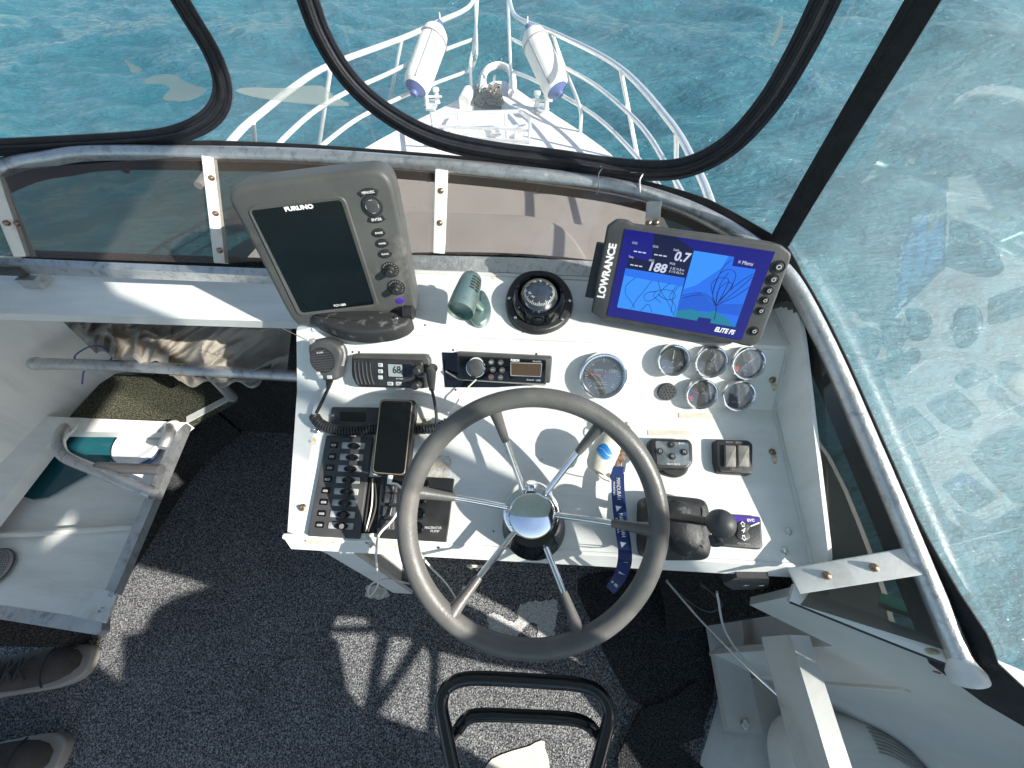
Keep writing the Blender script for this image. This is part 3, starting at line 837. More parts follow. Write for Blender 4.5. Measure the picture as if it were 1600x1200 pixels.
# alloy angle at the back of console and port shelf
def edgepx(px, z): return [onz(u, v, z) for u, v in px]
t = thing('alloy_angle', 'grey alloy angle strip along the back edge of the console top', 'trim strip', loc=(.1, .66, .885))
a = edgepx([(628, 398), (800, 402), (930, 408), (1180, 424)], .905); b = edgepx([(628, 420), (800, 426), (930, 432), (1180, 448)], .888)
MB().strip(a, b, .004).build('web', alu, t, True)
MB().strip(edgepx([(628, 421), (800, 427), (930, 433), (1180, 449)], .8885), edgepx([(628, 426), (800, 432), (930, 438), (1180, 454)], .8875), .003).build('flange', gelold, t, True)
t = thing('alloy_angle', 'blue-grey alloy channel along the back of the port shelf', 'trim strip', loc=(-.8, .63, .87))
px1 = [(-150, 392), (0, 402), (200, 411), (430, 420)]
MB().strip(edgepx(px1, .905), edgepx([(u, v + 11) for u, v in px1], .898), .004).build('upper_web', alu, t, True)
MB().strip(edgepx([(u, v + 12) for u, v in px1], .895), edgepx([(u, v + 24) for u, v in px1], .875), .004).build('lower_web', alu, t, True)

# ================================================================== STEERING WHEEL
W = Fr(dep(832.5, 818, .53), rt, -dn)
wt = thing('steering_wheel', 'six-spoke steering wheel with thick grey grip and chrome hub', 'steering wheel', fr=W)
R = .1712
MB().tube([(R * cos(2 * pi * k / 96), R * sin(2 * pi * k / 96), 0) for k in range(96)], .0138, 18, True).build('rim', grim, wt)
hubp = dep(831, 806, .575); hz = -fw
loc = lambda p: V(((p - W.o).dot(W.ex), (p - W.o).dot(W.ey), (p - W.o).dot(W.ez)))
hl = loc(hubp)
base = PL.pt(834, 824, .0); bl = loc(base); bn = V((PL.ez.dot(W.ex), PL.ez.dot(W.ey), PL.ez.dot(W.ez)))
axl = (hl - bl).normalized()
MB().lathe([(.0335, -.016), (.0352, -.013), (.0352, .0), (.0345, .003), (.033, .0042), (.0325, .003), (.03, .0038), (.018, .0062), (0, .007)], 48, hl).build('hub_cap', chrome, wt)
MB().lathe([(.043, -.034), (.0435, -.02), (.042, -.008), (.037, -.005)], 40, hl).build('hub_collar', chrome, wt)
MB().lathe([(.05, .0), (.05, .006), (.047, .012), (.044, .03), (.04, .045)], 40, bl, axl).build('hub_base', gloss, wt)
MB().lathe([(.0, 0), (.0085, 0), (.0085, .008), (.0075, .0095), (0, .0095)], 16, hl + V((0, .039, -.006)), (0, 1, .2)).build('lock_screw', chrome, wt)
for u, v in ((768.6, 630), (944, 658), (1024, 830), (908, 996), (705, 960), (644, 768)):
    e = loc(dep(u, v, .53)); e = V((e.x, e.y, 0)); d = V((e.x - hl.x, e.y - hl.y, 0)).normalized()
    s0 = V((hl.x, hl.y, hl.z - .008)) + d * .033
    e2 = V((e.x, e.y, -.001)); pt_ = lambda k: s0.lerp(e2, k) + V((0, 0, -.004 * sin(pi * k)))
    spk = MB().tube([pt_(k / 8) for k in range(9)], .0046, 12).build('spoke', chrome, wt)
    MB().tube([pt_(.6 + .4 * k / 6) for k in range(7)], [.0056, .0064, .0068, .0074, .0082, .0094, .012], 14).build('grip_sleeve', grim, spk, False)
for o in [c for c in wt.children if c.name.startswith('spoke')]:
    for g in o.children: g.location -= o.location

# ================================================================== FISH FINDER (left, big grey)
ff, fh = pose((392.5, 323.7), (536, 307.5), (588.7, 473.7), (471, 487.5), .132)
FF = thing('fish_finder', 'big faded grey fish finder with blank black screen on a swivel base', 'fish finder', fr=ff)
outp = [(360, 303), (368, 290), (400, 284), (480, 274), (560, 264.5), (590, 264), (606, 274), (616, 295), (628, 350), (640, 415), (650, 470), (651, 484), (642, 491), (600, 496), (540, 502), (480, 507), (463, 503), (448, 482), (420, 428), (385, 360), (362, 318)]
op = [tuple(p) for p in [V(q) for q in pp(ff, outp)]]
ops = [(p.x, p.y) for p in cat([V((*q, 0)) for q in op], 4, True)]
mb = MB(); mb.prism(ops, -.04, .006, .008, 4); body = mb.build('housing', furg, FF)
cx, cy = sum(p[0] for p in ops) / len(ops), sum(p[1] for p in ops) / len(ops)
mb = MB(); mb.prism([(cx + (x - cx) * .82, cy + (y - cy) * .82) for x, y in ops], -.075, -.04, 0); mb.build('rear_shell', blk, FF)
gl_ = pp(ff, [(388, 320), (540, 303), (594, 476), (468, 491)])
mb = MB(); mb.ring(rquad([(p[0] * 1.0, p[1]) for p in gl_], .012), rquad(pp(ff, [(394, 326), (534.5, 309.5), (586.5, 472), (472.5, 485.5)]), .006), .0055, .0085, .002); mb.build('bezel', furg, FF)
mb = MB(); mb.prism(rquad(pp(ff, [(393, 325), (535.5, 308.5), (588, 473), (471.5, 487)]), .004), .004, .0066); scr = mb.build('screen', gloss, FF)
x, y = ff.L(467, 325, .007); text('FURUNO', FF, x, y, .0069, .008, white, 0, .041, bold=.0004)
x, y = ff.L(531, 477, .007); text('FCV-585', FF, x, y, .0069, .006, white, 0, .02)
def key(name, m, pts, r, hgt, label=None, sz=.004, wd=None, par=FF, f=ff, z0=.0058):
    q = pp(f, pts, z0 + hgt)
    mb = MB(); mb.prism(rquad(q, r), z0 - .001, z0 + hgt, min(.001, hgt * .4)); o = mb.build(name, m, par)
    if label:
        cx = sum(p[0] for p in q) / len(q); cy = sum(p[1] for p in q) / len(q)
        l = text(label, o, cx - o.location.x, cy - o.location.y, z0 + hgt + .0002 - o.location.z, sz, white, 0, wd)
    return o
def ovalkey(name, m, u, v, ru, rv, hgt, label=None, wd=None, par=FF, f=ff, z0=.0058, rot=0, sz=.004, tm=None):
    c = f.L(u, v, z0 + hgt); a = f.L(u + ru, v, z0 + hgt); b = f.L(u, v + rv, z0 + hgt)
    rx = math.hypot(a[0] - c[0], a[1] - c[1]); ry = math.hypot(b[0] - c[0], b[1] - c[1])
    mb = MB(); mb.prism(circ(0, 0, rx, 24, ry), z0 - .001, z0 + hgt, min(.001, hgt * .4)); mb.v = [V((p.x * cos(rot) - p.y * sin(rot) + c[0], p.x * sin(rot) + p.y * cos(rot) + c[1], p.z)) for p in mb.v]
    o = mb.build(name, m, par)
    if label: text(label, o, 0, 0, z0 + hgt + .0002 - o.location.z, sz, tm or white, rot, wd)
    return o
def arcband(c, r0, r1, a0, a1, n=10):
    o = [(c[0] + r1 * cos(radians(a0 + (a1 - a0) * k / n)), c[1] + r1 * sin(radians(a0 + (a1 - a0) * k / n))) for k in range(n + 1)]
    return o + [(c[0] + r0 * cos(radians(a1 + (a0 - a1) * k / n)), c[1] + r0 * sin(radians(a1 + (a0 - a1) * k / n))) for k in range(n + 1)]
c = ff.L(582, 322, .0075)
mb = MB(); mb.prism(arcband(c, .017, .0245, 52, 128), .005, .0078, .0006); k1 = mb.build('menu_key', blk, FF); text('MENU/ESC', k1, 0, 0, .0016, .0048, white, 0, .018)
mb = MB(); mb.prism(arcband(c, .017, .0245, 236, 304), .005, .0078, .0006); k1 = mb.build('enter_key', blk, FF); text('ENTER', k1, 0, 0, .0016, .0055, white, 0, .015)
dp = ovalkey('direction_pad', blk, 582, 322, 16, 17, .003)
mb = MB(); mb.lathe([(.0105, .0085), (.0105, .0095), (.009, .0102), (0, .0098)], 24, (c[0], c[1], 0)); mb.build('direction_disc', dkgrey, FF)
for a in (90, 0, 180, 270):
    mb = MB(); mb.prism(arcband(c, .0088, .0094, a - 16, a + 16, 5), .0098, .0105); mb.build('arrow_mark', greyprint, FF)
for lab, (u, v) in (('RANGE', (592, 364)), ('MARK', (597.5, 380.5)), ('FUNC', (602, 397))):
    ovalkey(lab.lower() + '_key', blk, u, v, 10.5, 6.5, .0024, lab, .011)
for u, v in ((609.5, 422), (619, 449.5)):
    o = ovalkey('knob_scale', blk, u, v, 14, 12, .0012)
    c = ff.L(u, v, .008); n_ = o
    for k in range(14):
        a = radians(-50 + 280 * k / 13); mb = MB(); mb.prism([(c[0] + .0098 * cos(a), c[1] + .0098 * sin(a)), (c[0] + .0115 * cos(a), c[1] + .0115 * sin(a)), (c[0] + .0115 * cos(a + .1), c[1] + .0115 * sin(a + .1))], .0069, .0073); mb.v = [p - o.location for p in mb.v]; mb.build('scale_mark', greyprint, o)
    mb = MB(); mb.lathe([(.0085, .007), (.0082, .012), (.0066, .013), (.006, .021), (.005, .0222), (0, .0222)], 20, (c[0], c[1], 0)); mb.build('knob', blk, FF)
ovalkey('power_badge', indigo, 625, 470, 7, 4.5, .001)
# swivel base on the console top
bb = seat(PT, 572, 497, .03)
def tow(mb, f): mb.v = [f.W(*p) for p in mb.v]; return mb
q = pp(bb, [(488, 492), (505, 506), (535, 516), (570, 520), (610, 516), (636, 505), (640, 492), (600, 486), (540, 484)], .026)
mb = MB(); mb.prism([(p.x, p.y) for p in cat([V((*k, 0)) for k in q], 4, True)], 0, .028, .006); base_ = tow(mb, bb).build('swivel_base', blkdust, FF, True)
p = bb.L(640, 496, .03); mb = MB(); mb.lathe([(.012, -.008), (.012, .008), (.009, .01), (0, .01)], 20, (p[0] - .004, p[1] + .012, .03), (1, 0, 0)); tow(mb, bb).build('tilt_knob', blk, FF, True)
p = bb.L(618, 493, .034); mb = MB(); mb.lathe([(.004, 0), (.004, .001), (.003, .003), (0, .003)], 14, (p[0], p[1], .028)); tow(mb, bb).build('bolt', steel, FF, True)
mb = MB(); mb.box((-.02, .06, .03), (.05, .025, .05)); tow(mb, bb).build('yoke', blk, FF, True)

# ================================================================== CHART PLOTTER (right)
z7 = lambda p: (900 + p[0] / 4.4444, 320 + p[1] / 4.4444)
lf, lh = pose(z7((340, 165)), z7((1385, 325)), z7((1150, 945)), z7((215, 770)), .222)
LW = thing('chart_plotter', 'black chart plotter with glowing blue chart screen on the console top', 'chart plotter', fr=lf)
ol = pp(lf, [z7(p) for p in ((215, 150), (285, 100), (365, 108), (400, 135), (1380, 265), (1425, 278), (1495, 335), (1490, 375), (1280, 945), (1215, 985), (1150, 975), (1110, 960), (250, 800), (185, 800), (105, 745))], 0)
mb = MB(); mb.prism(rquad(ol, .004), -.028, .003, .004); mb.build('housing', dkgrey, LW)
mb = MB(); mb.prism(rquad([((x - .11) * .93 + .11, (y + .07) * .9 - .07) for x, y in ol], .01), -.05, -.028); mb.build('rear_shell', blk, LW)
# bracket on the left
mb = MB(); mb.box((-.03, -.075, -.03), (.018, .09, .03)); mb.build('bracket_arm', blk, LW)
mb = MB(); mb.box((.25, -.09, -.04), (.02, .05, .03)); mb.build('bracket_arm', blk, LW)
bx = loc  # (keep helper name)
zq = lambda pts, h=.004: pp(lf, [z7(p) for p in pts], h)
mb = MB(); mb.prism(zq([(342, 168), (1383, 327), (1148, 942), (217, 769)]), .0026, .004); sc = mb.build('screen', EL_bg, LW)
def pane(name, pts, m, z):
    mb = MB(); mb.prism(zq(pts, z), .0039, z); mb.v = [p - sc.location for p in mb.v]; return mb.build(name, m, sc)
pane('data_pane', [(548, 200), (690, 222), (828, 318), (757, 510), (348, 440), (372, 360), (520, 395)], EL_dk, .0043)
pane('radar_chart', [(345, 440), (757, 508), (690, 780), (285, 712)], EL_m1, .0045)
pane('radar_scale', [(345, 440), (757, 508), (743, 568), (332, 490)], EL_m2, .0047)
pane('sea_chart', [(820, 318), (1100, 362), (1085, 425), (1248, 448), (1105, 850), (690, 780)], EL_m2, .0045)
pane('shoal_area', [(820, 318), (1060, 356), (1010, 440), (890, 520), (830, 560), (748, 585)], EL_m1, .0047)
pane('deep_area', [(735, 640), (860, 610), (960, 690), (1160, 690), (1130, 770), (900, 740), (705, 730)], EL_m3, .0047)
pane('land_area', [(700, 735), (800, 725), (900, 755), (960, 735), (1050, 790), (1105, 850), (690, 780)], EL_gr, .0049)
pane('menu_box', [(1100, 362), (1258, 388), (1246, 447), (1085, 424)], EL_bg, .0051)
pane('button_bar', [(850, 780), (940, 792), (930, 828), (838, 812)], EL_bg, .0052)
def track(pts, r=.0005):
    c = cat([V((*z7(p), 0)) for p in pts], 5)
    P = [V((*lf.L(q.x, q.y, .0052), .0052)) - sc.location for q in c]
    return MB().tube(P, r, 4).build('track_line', EL_tr, sc)
for tr_ in ([(415, 505), (350, 560), (345, 620), (380, 670), (410, 715)], [(528, 525), (470, 600), (420, 660), (385, 720)], [(570, 530), (590, 600), (640, 680), (680, 770)], [(525, 745), (520, 720), (500, 690), (450, 735)],
            [(590, 680), (545, 640), (545, 610), (600, 590), (670, 600), (690, 640), (650, 660), (600, 645), (570, 620)], [(720, 560), (680, 610), (670, 680), (660, 750)], [(650, 545), (600, 590), (560, 640), (500, 670), (470, 640), (500, 610), (560, 600)], [(700, 560), (650, 640), (690, 700), (680, 770)],
            [(735, 630), (860, 610), (930, 640), (970, 700), (965, 790)], [(740, 645), (870, 625), (950, 670), (975, 720), (958, 800)], [(970, 700), (1040, 620), (1150, 530), (1230, 480)], [(972, 705), (1060, 640), (1160, 560), (1225, 500)], [(965, 690), (940, 560), (990, 510), (1060, 520), (1030, 600), (975, 700)],
            [(968, 690), (950, 600), (1000, 480), (1070, 450), (1110, 490), (1060, 600), (980, 690)], [(970, 700), (1000, 560), (1060, 470)], [(970, 690), (985, 600), (1050, 540), (1090, 560), (1040, 620), (975, 695)], [(970, 700), (1100, 640), (1205, 570)], [(962, 700), (950, 640), (965, 560), (1020, 440), (1080, 380)]):
    track(tr_)
def ltext(s, px, size, m, rot=0, width=None, z=.0055, par=None, bold=0, shear=0):
    x, y = lf.L(*z7(px), z); text(s, LW, x, y, z, size, m, rot, width, bold=bold, shear=shear)
ltext('0.7', (735, 365), .019, EL_tx, 0, .0235, bold=.0005, shear=.1)
ltext('188', (562, 438), .0185, EL_tx, 0, .0265, bold=.0005, shear=.1)
for p in ((445, 322), (588, 345), (420, 416)): ltext('---', p, .018, EL_tx, 0, .019)
for s, p in (('COG', (408, 266)), ('SOG', (553, 291)), ('Depth', (697, 314)), ('Temp', (383, 362)), ('HDG', (525, 387)), ('POS', (670, 410))): ltext(s, p, .0045, EL_tx, 0, .008)
ltext('S 32 31.8 m', (703, 448), .005, EL_tx, 0, .021); ltext('E 115 42.2 m', (697, 470), .005, EL_tx, 0, .022)
ltext('\u2261 Menu', (1178, 405), .008, EL_tx, 0, .021)
ltext('ELITE FS', (1030, 876), .0105, white, 0, .031, bold=.0004, shear=.2, z=.0045)
x, y = lf.L(*z7((215, 465)), .0035)
text('LOWRANCE', LW, x, y, .0032, .0165, white, radians(90), .088, bold=.0007)
for u, v, r, lit in ((1408, 432, 42, 1), (1370, 520, 36, 1), (1340, 597, 30, 0), (1312, 665, 28, 0), (1284, 738, 28, 0), (1237, 878, 32, 0)):
    c = lf.L(*z7((u, v)), .005); rr = r / 4.444 * .53 / F * 1.05
    mb = MB(); mb.lathe([(rr * 1.15, .002), (rr * 1.15, .0042), (rr, .0044), (rr * .95, .0034), (rr * .8, .0036), (rr * .72, .0056), (rr * .5, .0062), (0, .0062)], 22, (c[0], c[1], 0)); k_ = mb.build('key', blk, LW)
    mb = MB(); mb.ring(circ(0, 0, rr * .42, 14), circ(0, 0, rr * .26, 14), .0061, .0066); mb.v = [p + V((c[0], c[1], 0)) - k_.location for p in mb.v]; mb.build('key_mark', greyprint, k_)

# ================================================================== COMPASS
cf = seat(PT, 842, 470, .02)
cm = thing('compass', 'round black flush-mount compass with a domed card on the console top', 'compass', fr=cf)
fl_ = [(790, 470), (796, 446), (815, 426), (842, 421), (869, 427), (889, 447), (896, 472), (888, 495), (868, 510), (842, 516), (816, 511), (797, 495)]
q = pp(cf, fl_, .012); mb = MB(); mb.prism([(p.x, p.y) for p in cat([V((*k, 0)) for k in q], 4, True)], 0, .012, .005); mb.build('flange', blk, cm)
c = V((*cf.L(842, 466, .02), 0))
ry = 1.25
mb = MB(); mb.lathe([(.05, .008), (.048, .022), (.044, .03), (.039, .031), (.037, .02)], 40, c, None, 1, ry, False); mb.build('collar', gloss, cm)
mb = MB(); mb.lathe([(.036, .012), (.035, .02), (.03, .03), (.02, .037), (.01, .04), (0, .0405)], 36, c, None, 1, ry); card = mb.build('compass_card', cardblue, cm)
def prj(a, r): return V((c.x + r * cos(a), c.y + r * sin(a) * ry, 0))
for k in range(48):
    a = 2 * pi * k / 48; r0, r1 = (.0245, .028) if k % 4 else (.022, .028)
    z_ = lambda r: .041 - 10.5 * r * r * .95 + .0012
    da = .025
    pts = [V((prj(a - da, r0).x, prj(a - da, r0).y, z_(r0))), V((prj(a + da, r0).x, prj(a + da, r0).y, z_(r0))), V((prj(a + da, r1).x, prj(a + da, r1).y, z_(r1))), V((prj(a - da, r1).x, prj(a - da, r1).y, z_(r1)))]
    mb = MB(); mb.slab([p - card.location for p in pts], .0004, (0, 0, 1)); mb.build('card_mark', white, card)
for s_, a in (('N', 118), ('E', 84), ('S', 42), ('33', 205), ('W', 232)):
    p = prj(radians(a), .0185); text(s_, cm, p.x, p.y, .0405, .007, white, radians(a - 90))
for s_, dx in (('200', -.018), ('220', -.005), ('240', .008), ('260', .02)):
    f_ = Matrix.Translation((c.x + dx, c.y - .041, .0215 + .0)) @ Matrix.Rotation(radians(55), 4, 'X'); text(s_, cm, 0, 0, 0, .0085, white, 0, .011, world=f_)
mb = MB(); mb.box((c.x, c.y - .0425, .018), (.0015, .001, .02)); mb.build('lubber_line', gold, cm)
mb = MB(); mb.lathe([(.0375, .012), (.037, .024), (.031, .035), (.021, .0425), (.01, .0455), (0, .046)], 36, c, None, 1, ry); mb.build('dome', glassm, cm)
for u, v in ((806, 496), (878, 498), (796, 466), (890, 470)):
    p = cf.L(u, v, .012); screw(cm, 'screw', p[0], p[1], .0115, .0035, steel)

# ================================================================== SWIVEL LAMP
lf_ = seat(PT, 753, 480, .005)
lm = thing('swivel_lamp', 'verdigris metal swivel reading lamp with vented barrel beside the compass', 'lamp', fr=lf_)
q = pp(lf_, [(752, 452), (762, 462), (767, 480), (763, 498), (750, 507), (738, 502), (730, 488), (735, 465)], .01)
mb = MB(); mb.prism([(p.x, p.y) for p in cat([V((*k, 0)) for k in q], 5, True)], 0, .012, .007, 4); mb.build('foot', teal, lm)
Lc = lambda u, v, h: V((*lf_.L(u, v, h), h))
a, b = Lc(738, 433, .058), Lc(719, 487, .05)
ax = (b - a).normalized(); Ln = (b - a).length
mb = MB(); mb.lathe([(.0, -.002), (.014, -.001), (.0175, .003), (.0195, .012), (.0225, Ln * .6), (.0235, Ln), (.0222, Ln), (.021, Ln - .012), (0, Ln - .012)], 32, a, ax); mb.build('barrel', teal, lm)
mb = MB(); mb.tube([a.lerp(b, .5), Lc(752, 482, .012)], .0075, 14); mb.build('stem', teal, lm)
mb = MB(); mb.sphere(a - ax * .001 + V((.006, 0, .004)), .0045, 12, 8); mb.build('button', dkgrey, lm)
side = ax.cross(V((0, 0, 1))).normalized()
if side.x < 0: side = -side
upv = side.cross(ax); upv = upv if upv.z > 0 else -upv
for j in range(5):
    for i in range(2):
        p = a + ax * (.014 + j * .0065) + (side * cos(.55 + .45 * i) + upv * sin(.55 + .45 * i)) * (.0203 + j * .0006)
        n_ = (side * cos(.55 + .45 * i) + upv * sin(.55 + .45 * i)); tt = n_.cross(ax)
        mb = MB(); mb.slab([p + ax * .0012 + tt * .0042, p + ax * .0012 - tt * .0042, p - ax * .0012 - tt * .0042, p - ax * .0012 + tt * .0042], -.0006, n_); mb.build('vent_slot', blk, lm)

# ================================================================== VHF RADIO, MICROPHONE, STEREO
vf = seat(PM, 610, 580, .022)
vr = thing('marine_radio', 'black marine radio with a pale display reading 68', 'radio', fr=vf)
z5 = lambda p: (450 + p[0] / 5.333, 500 + p[1] / 5.333)
vq = lambda pts, h: pp(vf, [z5(p) for p in pts], h)
mb = MB(); mb.prism(rquad(vq([(530, 285), (1150, 290), (1185, 330), (1178, 570), (580, 560), (530, 470)], .012), .008), 0, .014, .004); mb.build('gasket_frame', dkgrey, vr)
mb = MB(); mb.prism(rquad(vq([(530, 325), (1120, 345), (1142, 575), (590, 552), (555, 500)], .024), .006), .004, .024, .003); mb.build('faceplate', blk, vr)
for i in range(5):
    x0 = 555 + i * 32
    P = [V((*vq([(x0 + dx, y)], .0245)[0], .0247)) for dx, y in ((0, 352), (4, 420), (16, 490), (32, 535))]
    mb = MB(); mb.tube(cat(P, 4), .0013, 6); mb.build('speaker_rib', dkgrey, vr)
def vkey(name, pts, lab, m=greyprint, z=.024, sz=.004):
    q = vq(pts, z + .001); mb = MB(); mb.prism(rquad(q, .0015), z - .001, z + .0012, .0005); o = mb.build(name, m, vr)
    if lab: text(lab, o, 0, 0, .0013, sz, blk, 0)
for y, l in ((377, 'P'), (429, 'Q'), (480, '-')): vkey('side_key', [(748, y - 18), (786, y - 17), (790, y + 15), (752, y + 14)], l)
for x, l in ((850, 'CH'), (920, '16')): vkey('lower_key', [(x - 24, 515), (x + 24, 517), (x + 26, 547), (x - 22, 545)], l)
vkey('oval_key', [(972, 522), (1000, 516), (1022, 530), (1018, 552), (990, 556)], '', blk)
mb = MB(); mb.prism(rquad(vq([(828, 362), (1030, 372), (1033, 480), (832, 472)], .025), .002), .0235, .025); dsp = mb.build('display', gloss, vr)
mb = MB(); mb.prism(rquad(vq([(832, 367), (950, 373), (955, 475), (838, 470)], .0254), .001), .025, .0254); mb.build('lit_window', lcd, vr)
x, y = vq([(906, 418)], .0256)[0]; text('68', vr, x, y, .0256, .0185, blk, 0, .0145, bold=.0003)
x, y = vq([(930, 490)], .0242)[0]; text('IC-M400', vr, x, y, .0243, .0035, greyprint)
x, y = vq([(1110, 472)], .0242)[0]; text('ICOM', vr, x, y, .0243, .0042, greyprint)
for p, r in (((1085, 415), .0085), ((1075, 535), .0085)):
    x, y = vq([p], .03)[0]; mb = MB(); mb.lathe([(r, .022), (r, .03), (r * .85, .034), (r * .8, .044), (r * .6, .0455), (0, .0455)], 18, (x, y, 0)); mb.build('knob', blk, vr)
pl = V((*vq([(1185, 450)], .045)[0], .04)); e1 = V((*vq([(1195, 590)], .04)[0], .036))
mb = MB(); mb.tube([pl + V((0, .006, -.016)), pl + V((0, .004, 0)), pl.lerp(e1, .4), e1], [.0085, .009, .0075, .0045], 14); mb.build('plug', blk, vr)
for k in range(4):
    q = pl.lerp(e1, .5 + k * .14); mb = MB(); mb.lathe([(.0066 - k * .0005, -.001), (.0066 - k * .0005, .001)], 14, q, e1 - pl); mb.build('plug_rib', blk, vr)
lead = [vf.W(*e1)] + [PL.pt(679, 628, .03), PL.pt(682, 655, .022), PL.pt(679, 668, .014)]
MB().tube(cat(lead, 6), .0028, 8).build('lead', blk, vr, True)

mf = seat(PM, 508, 560, .025, radians(8))
mc = thing('hand_microphone', 'black fist microphone with round speaker grille hung beside the radio', 'microphone', fr=mf)
mq = lambda pts, h: pp(mf, [z5(p) for p in pts], h)
q = mq([(168, 215), (215, 172), (290, 158), (385, 190), (440, 240), (455, 310), (425, 430), (405, 500), (290, 505), (240, 450), (190, 360), (168, 280)], .026)
mb = MB(); mb.prism([(p.x, p.y) for p in cat([V((*k, 0)) for k in q], 4, True)], .006, .028, .008, 4); mb.build('shell', dkgrey, mc)
c = V((*mq([(283, 338)], .03)[0], 0)); a_ = math.dist(mq([(283, 338)], .03)[0], mq([(385, 338)], .03)[0])
mb = MB(); mb.lathe([(a_ * 1.05, .0275), (a_ * 1.02, .0292), (a_ * .96, .0288), (0, .0288)], 32, c); mb.build('grille_disc', blk, mc)
for k in range(9):
    y = (-.8 + 1.6 * k / 8) * a_; xw = math.sqrt(max(0, a_ * a_ * .86 - y * y))
    mb = MB(); mb.box((c.x, c.y + y, .0293), (xw * 2, a_ * .085, .0014)); mb.build('grille_rib', dkgrey, mc)
x, y = mq([(270, 272)], .0285)[0]; text('ICOM', mc, x, y, .0301, .0045, greyprint)
for pts in ([(232, 432), (262, 430), (270, 458), (240, 460)], [(250, 462), (282, 460), (290, 488), (260, 490)], [(322, 462), (362, 462), (366, 490), (326, 490)]):
    mb = MB(); mb.prism(rquad(mq(pts, .029), .001), .0275, .0295, .0005); mb.build('channel_key', greyprint, mc)
mb = MB(); mb.tube([V((*mq([(440, 215)], .02)[0], .018)), V((*mq([(460, 300)], .02)[0], .018)), V((*mq([(445, 380)], .02)[0], .018))], .004, 10); mb.build('talk_bar', midgrey, mc)
mb = MB(); mb.lathe([(.006, 0), (.006, .006), (.004, .008), (0, .008)], 14, V((*mq([(200, 185)], .024)[0], .018))); mb.build('hook_boss', midgrey, mc)
st = V((*mq([(345, 505)], .016)[0], .016)); en = V((*mq([(335, 570)], .012)[0], .012))
mb = MB(); mb.tube([st, en], [.0065, .0035], 12); mb.build('cord_boot', blk, mc)
start = mf.W(*en)
straight = [start, PL.pt(503, 628, .018), PL.pt(494, 646, .012)]
MB().tube(cat(straight, 5), .003, 8).build('cord', blk, mc, True)
axp = cat([PL.pt(491, 650, .012), PL.pt(500, 662, .012), PL.pt(520, 670, .012), PL.pt(548, 673, .014), PL.pt(585, 671, .014), PL.pt(640, 671, .012), PL.pt(680, 669, .012), PL.pt(700, 660, .012)], 60)
coil = []; L_ = 0
for i, p in enumerate(axp):
    t_ = (axp[min(i + 1, len(axp) - 1)] - axp[max(i - 1, 0)]).normalized(); n1 = PL.ez; n2 = t_.cross(n1)
    if i: L_ += (p - axp[i - 1]).length
    a = L_ / .0052 * 2 * pi
    coil.append(p + (n1 * cos(a) + n2 * sin(a)) * .0075)
MB().tube(coil, .0023, 6).build('coiled_cord', blk, mc, True, 60)
MB().tube(cat([mf.W(*V((*mq([(110, 30)], .0)[0], .06))), mf.W(*V((*mq([(160, 170)], .03)[0], .03)))], 2), .0007, 5).build('hanging_string', dkgrey, mc, True)

sf = seat(PM, 785, 577, .02)
z6 = lambda p: (660 + p[0] / 5.333, 520 + p[1] / 5.333)
sq = lambda pts, h: pp(sf, [z6(p) for p in pts], h)
st_ = thing('car_stereo', 'black marine stereo with silver volume knob and brown display, hanging crooked in its cutout', 'stereo', fr=sf)
mb = MB(); mb.prism(sq([(165, 162), (430, 170), (1000, 190), (1030, 430), (620, 455), (190, 455)], .0008), .0003, .0012); mb.build('cutout', gloss, st_)
mb = MB(); mb.prism(rquad(sq([(285, 165), (1085, 205), (1065, 425), (290, 395)], .018), .004), .001, .016, .003); mb.build('surround', dkgrey, st_)
mb = MB(); mb.prism(rquad(sq([(298, 198), (1035, 232), (1022, 428), (318, 392)], .024), .003), .008, .023, .002); mb.build('faceplate', gloss, st_)
mb = MB(); mb.tube([V((*sq([(190, 325)], .01)[0], .006)), V((*sq([(300, 390)], .02)[0], .016)), V((*sq([(1020, 438)], .02)[0], .016))], .0018, 6); mb.build('edge_trim', midgrey, st_)
c = sq([(440, 300)], .04)[0]
mb = MB(); mb.lathe([(.0175, .022), (.0175, .032), (.0165, .035), (.0155, .0352), (.0148, .0335), (.011, .0345), (0, .035)], 36, (c[0], c[1], 0)); kb = mb.build('volume_knob', chrome, st_)
mb = MB(); mb.lathe([(.0146, .0346), (.0135, .0354), (.006, .0362), (0, .0364)], 30, (c[0], c[1], 0)); mb.v = [p - kb.location for p in mb.v]; mb.build('knob_face', dkgrey, kb)
for x, y, l, m_ in ((572, 245, 'B', greyprint), (650, 248, '\u00bb', greyprint), (585, 308, '<<', greyprint), (662, 312, '>>', greyprint), (570, 370, 'O', redp), (648, 372, '>I', greyprint)):
    c = sq([(x, y)], .0245)[0]; mb = MB(); mb.lathe([(.0052, .022), (.0052, .0242), (.0045, .025), (0, .025)], 18, (c[0], c[1], 0)); o = mb.build('button', dkgrey, st_)
    text(l, o, 0, 0, .0016, .0055, m_, 0, .0045)
mb = MB(); mb.ring(rquad(sq([(733, 246), (998, 254), (988, 368), (735, 358)], .0235), .001), rquad(sq([(739, 252), (992, 260), (983, 362), (741, 352)], .0235), .001), .0225, .0238); mb.build('display_frame', midgrey, st_)
mb = MB(); mb.prism(sq([(739, 252), (992, 260), (983, 362), (741, 352)], .0234), .0225, .0234); mb.build('display', brown, st_)
x, y = sq([(772, 230)], .0232)[0]; text('FUSION', st_, x, y, .0232, .0058, white, 0, .0145, bold=.0002)
x, y = sq([(955, 240)], .0232)[0]; text('MS-RA70N', st_, x, y, .0232, .004, greyprint, 0, .0145)
x, y = sq([(900, 392)], .0232)[0]; text('Bluetooth', st_, x, y, .0232, .004, greyprint, 0, .013)
x, y = sq([(965, 396)], .0232)[0]; text('USB', st_, x, y, .0232, .0045, greyprint, 0, .008)
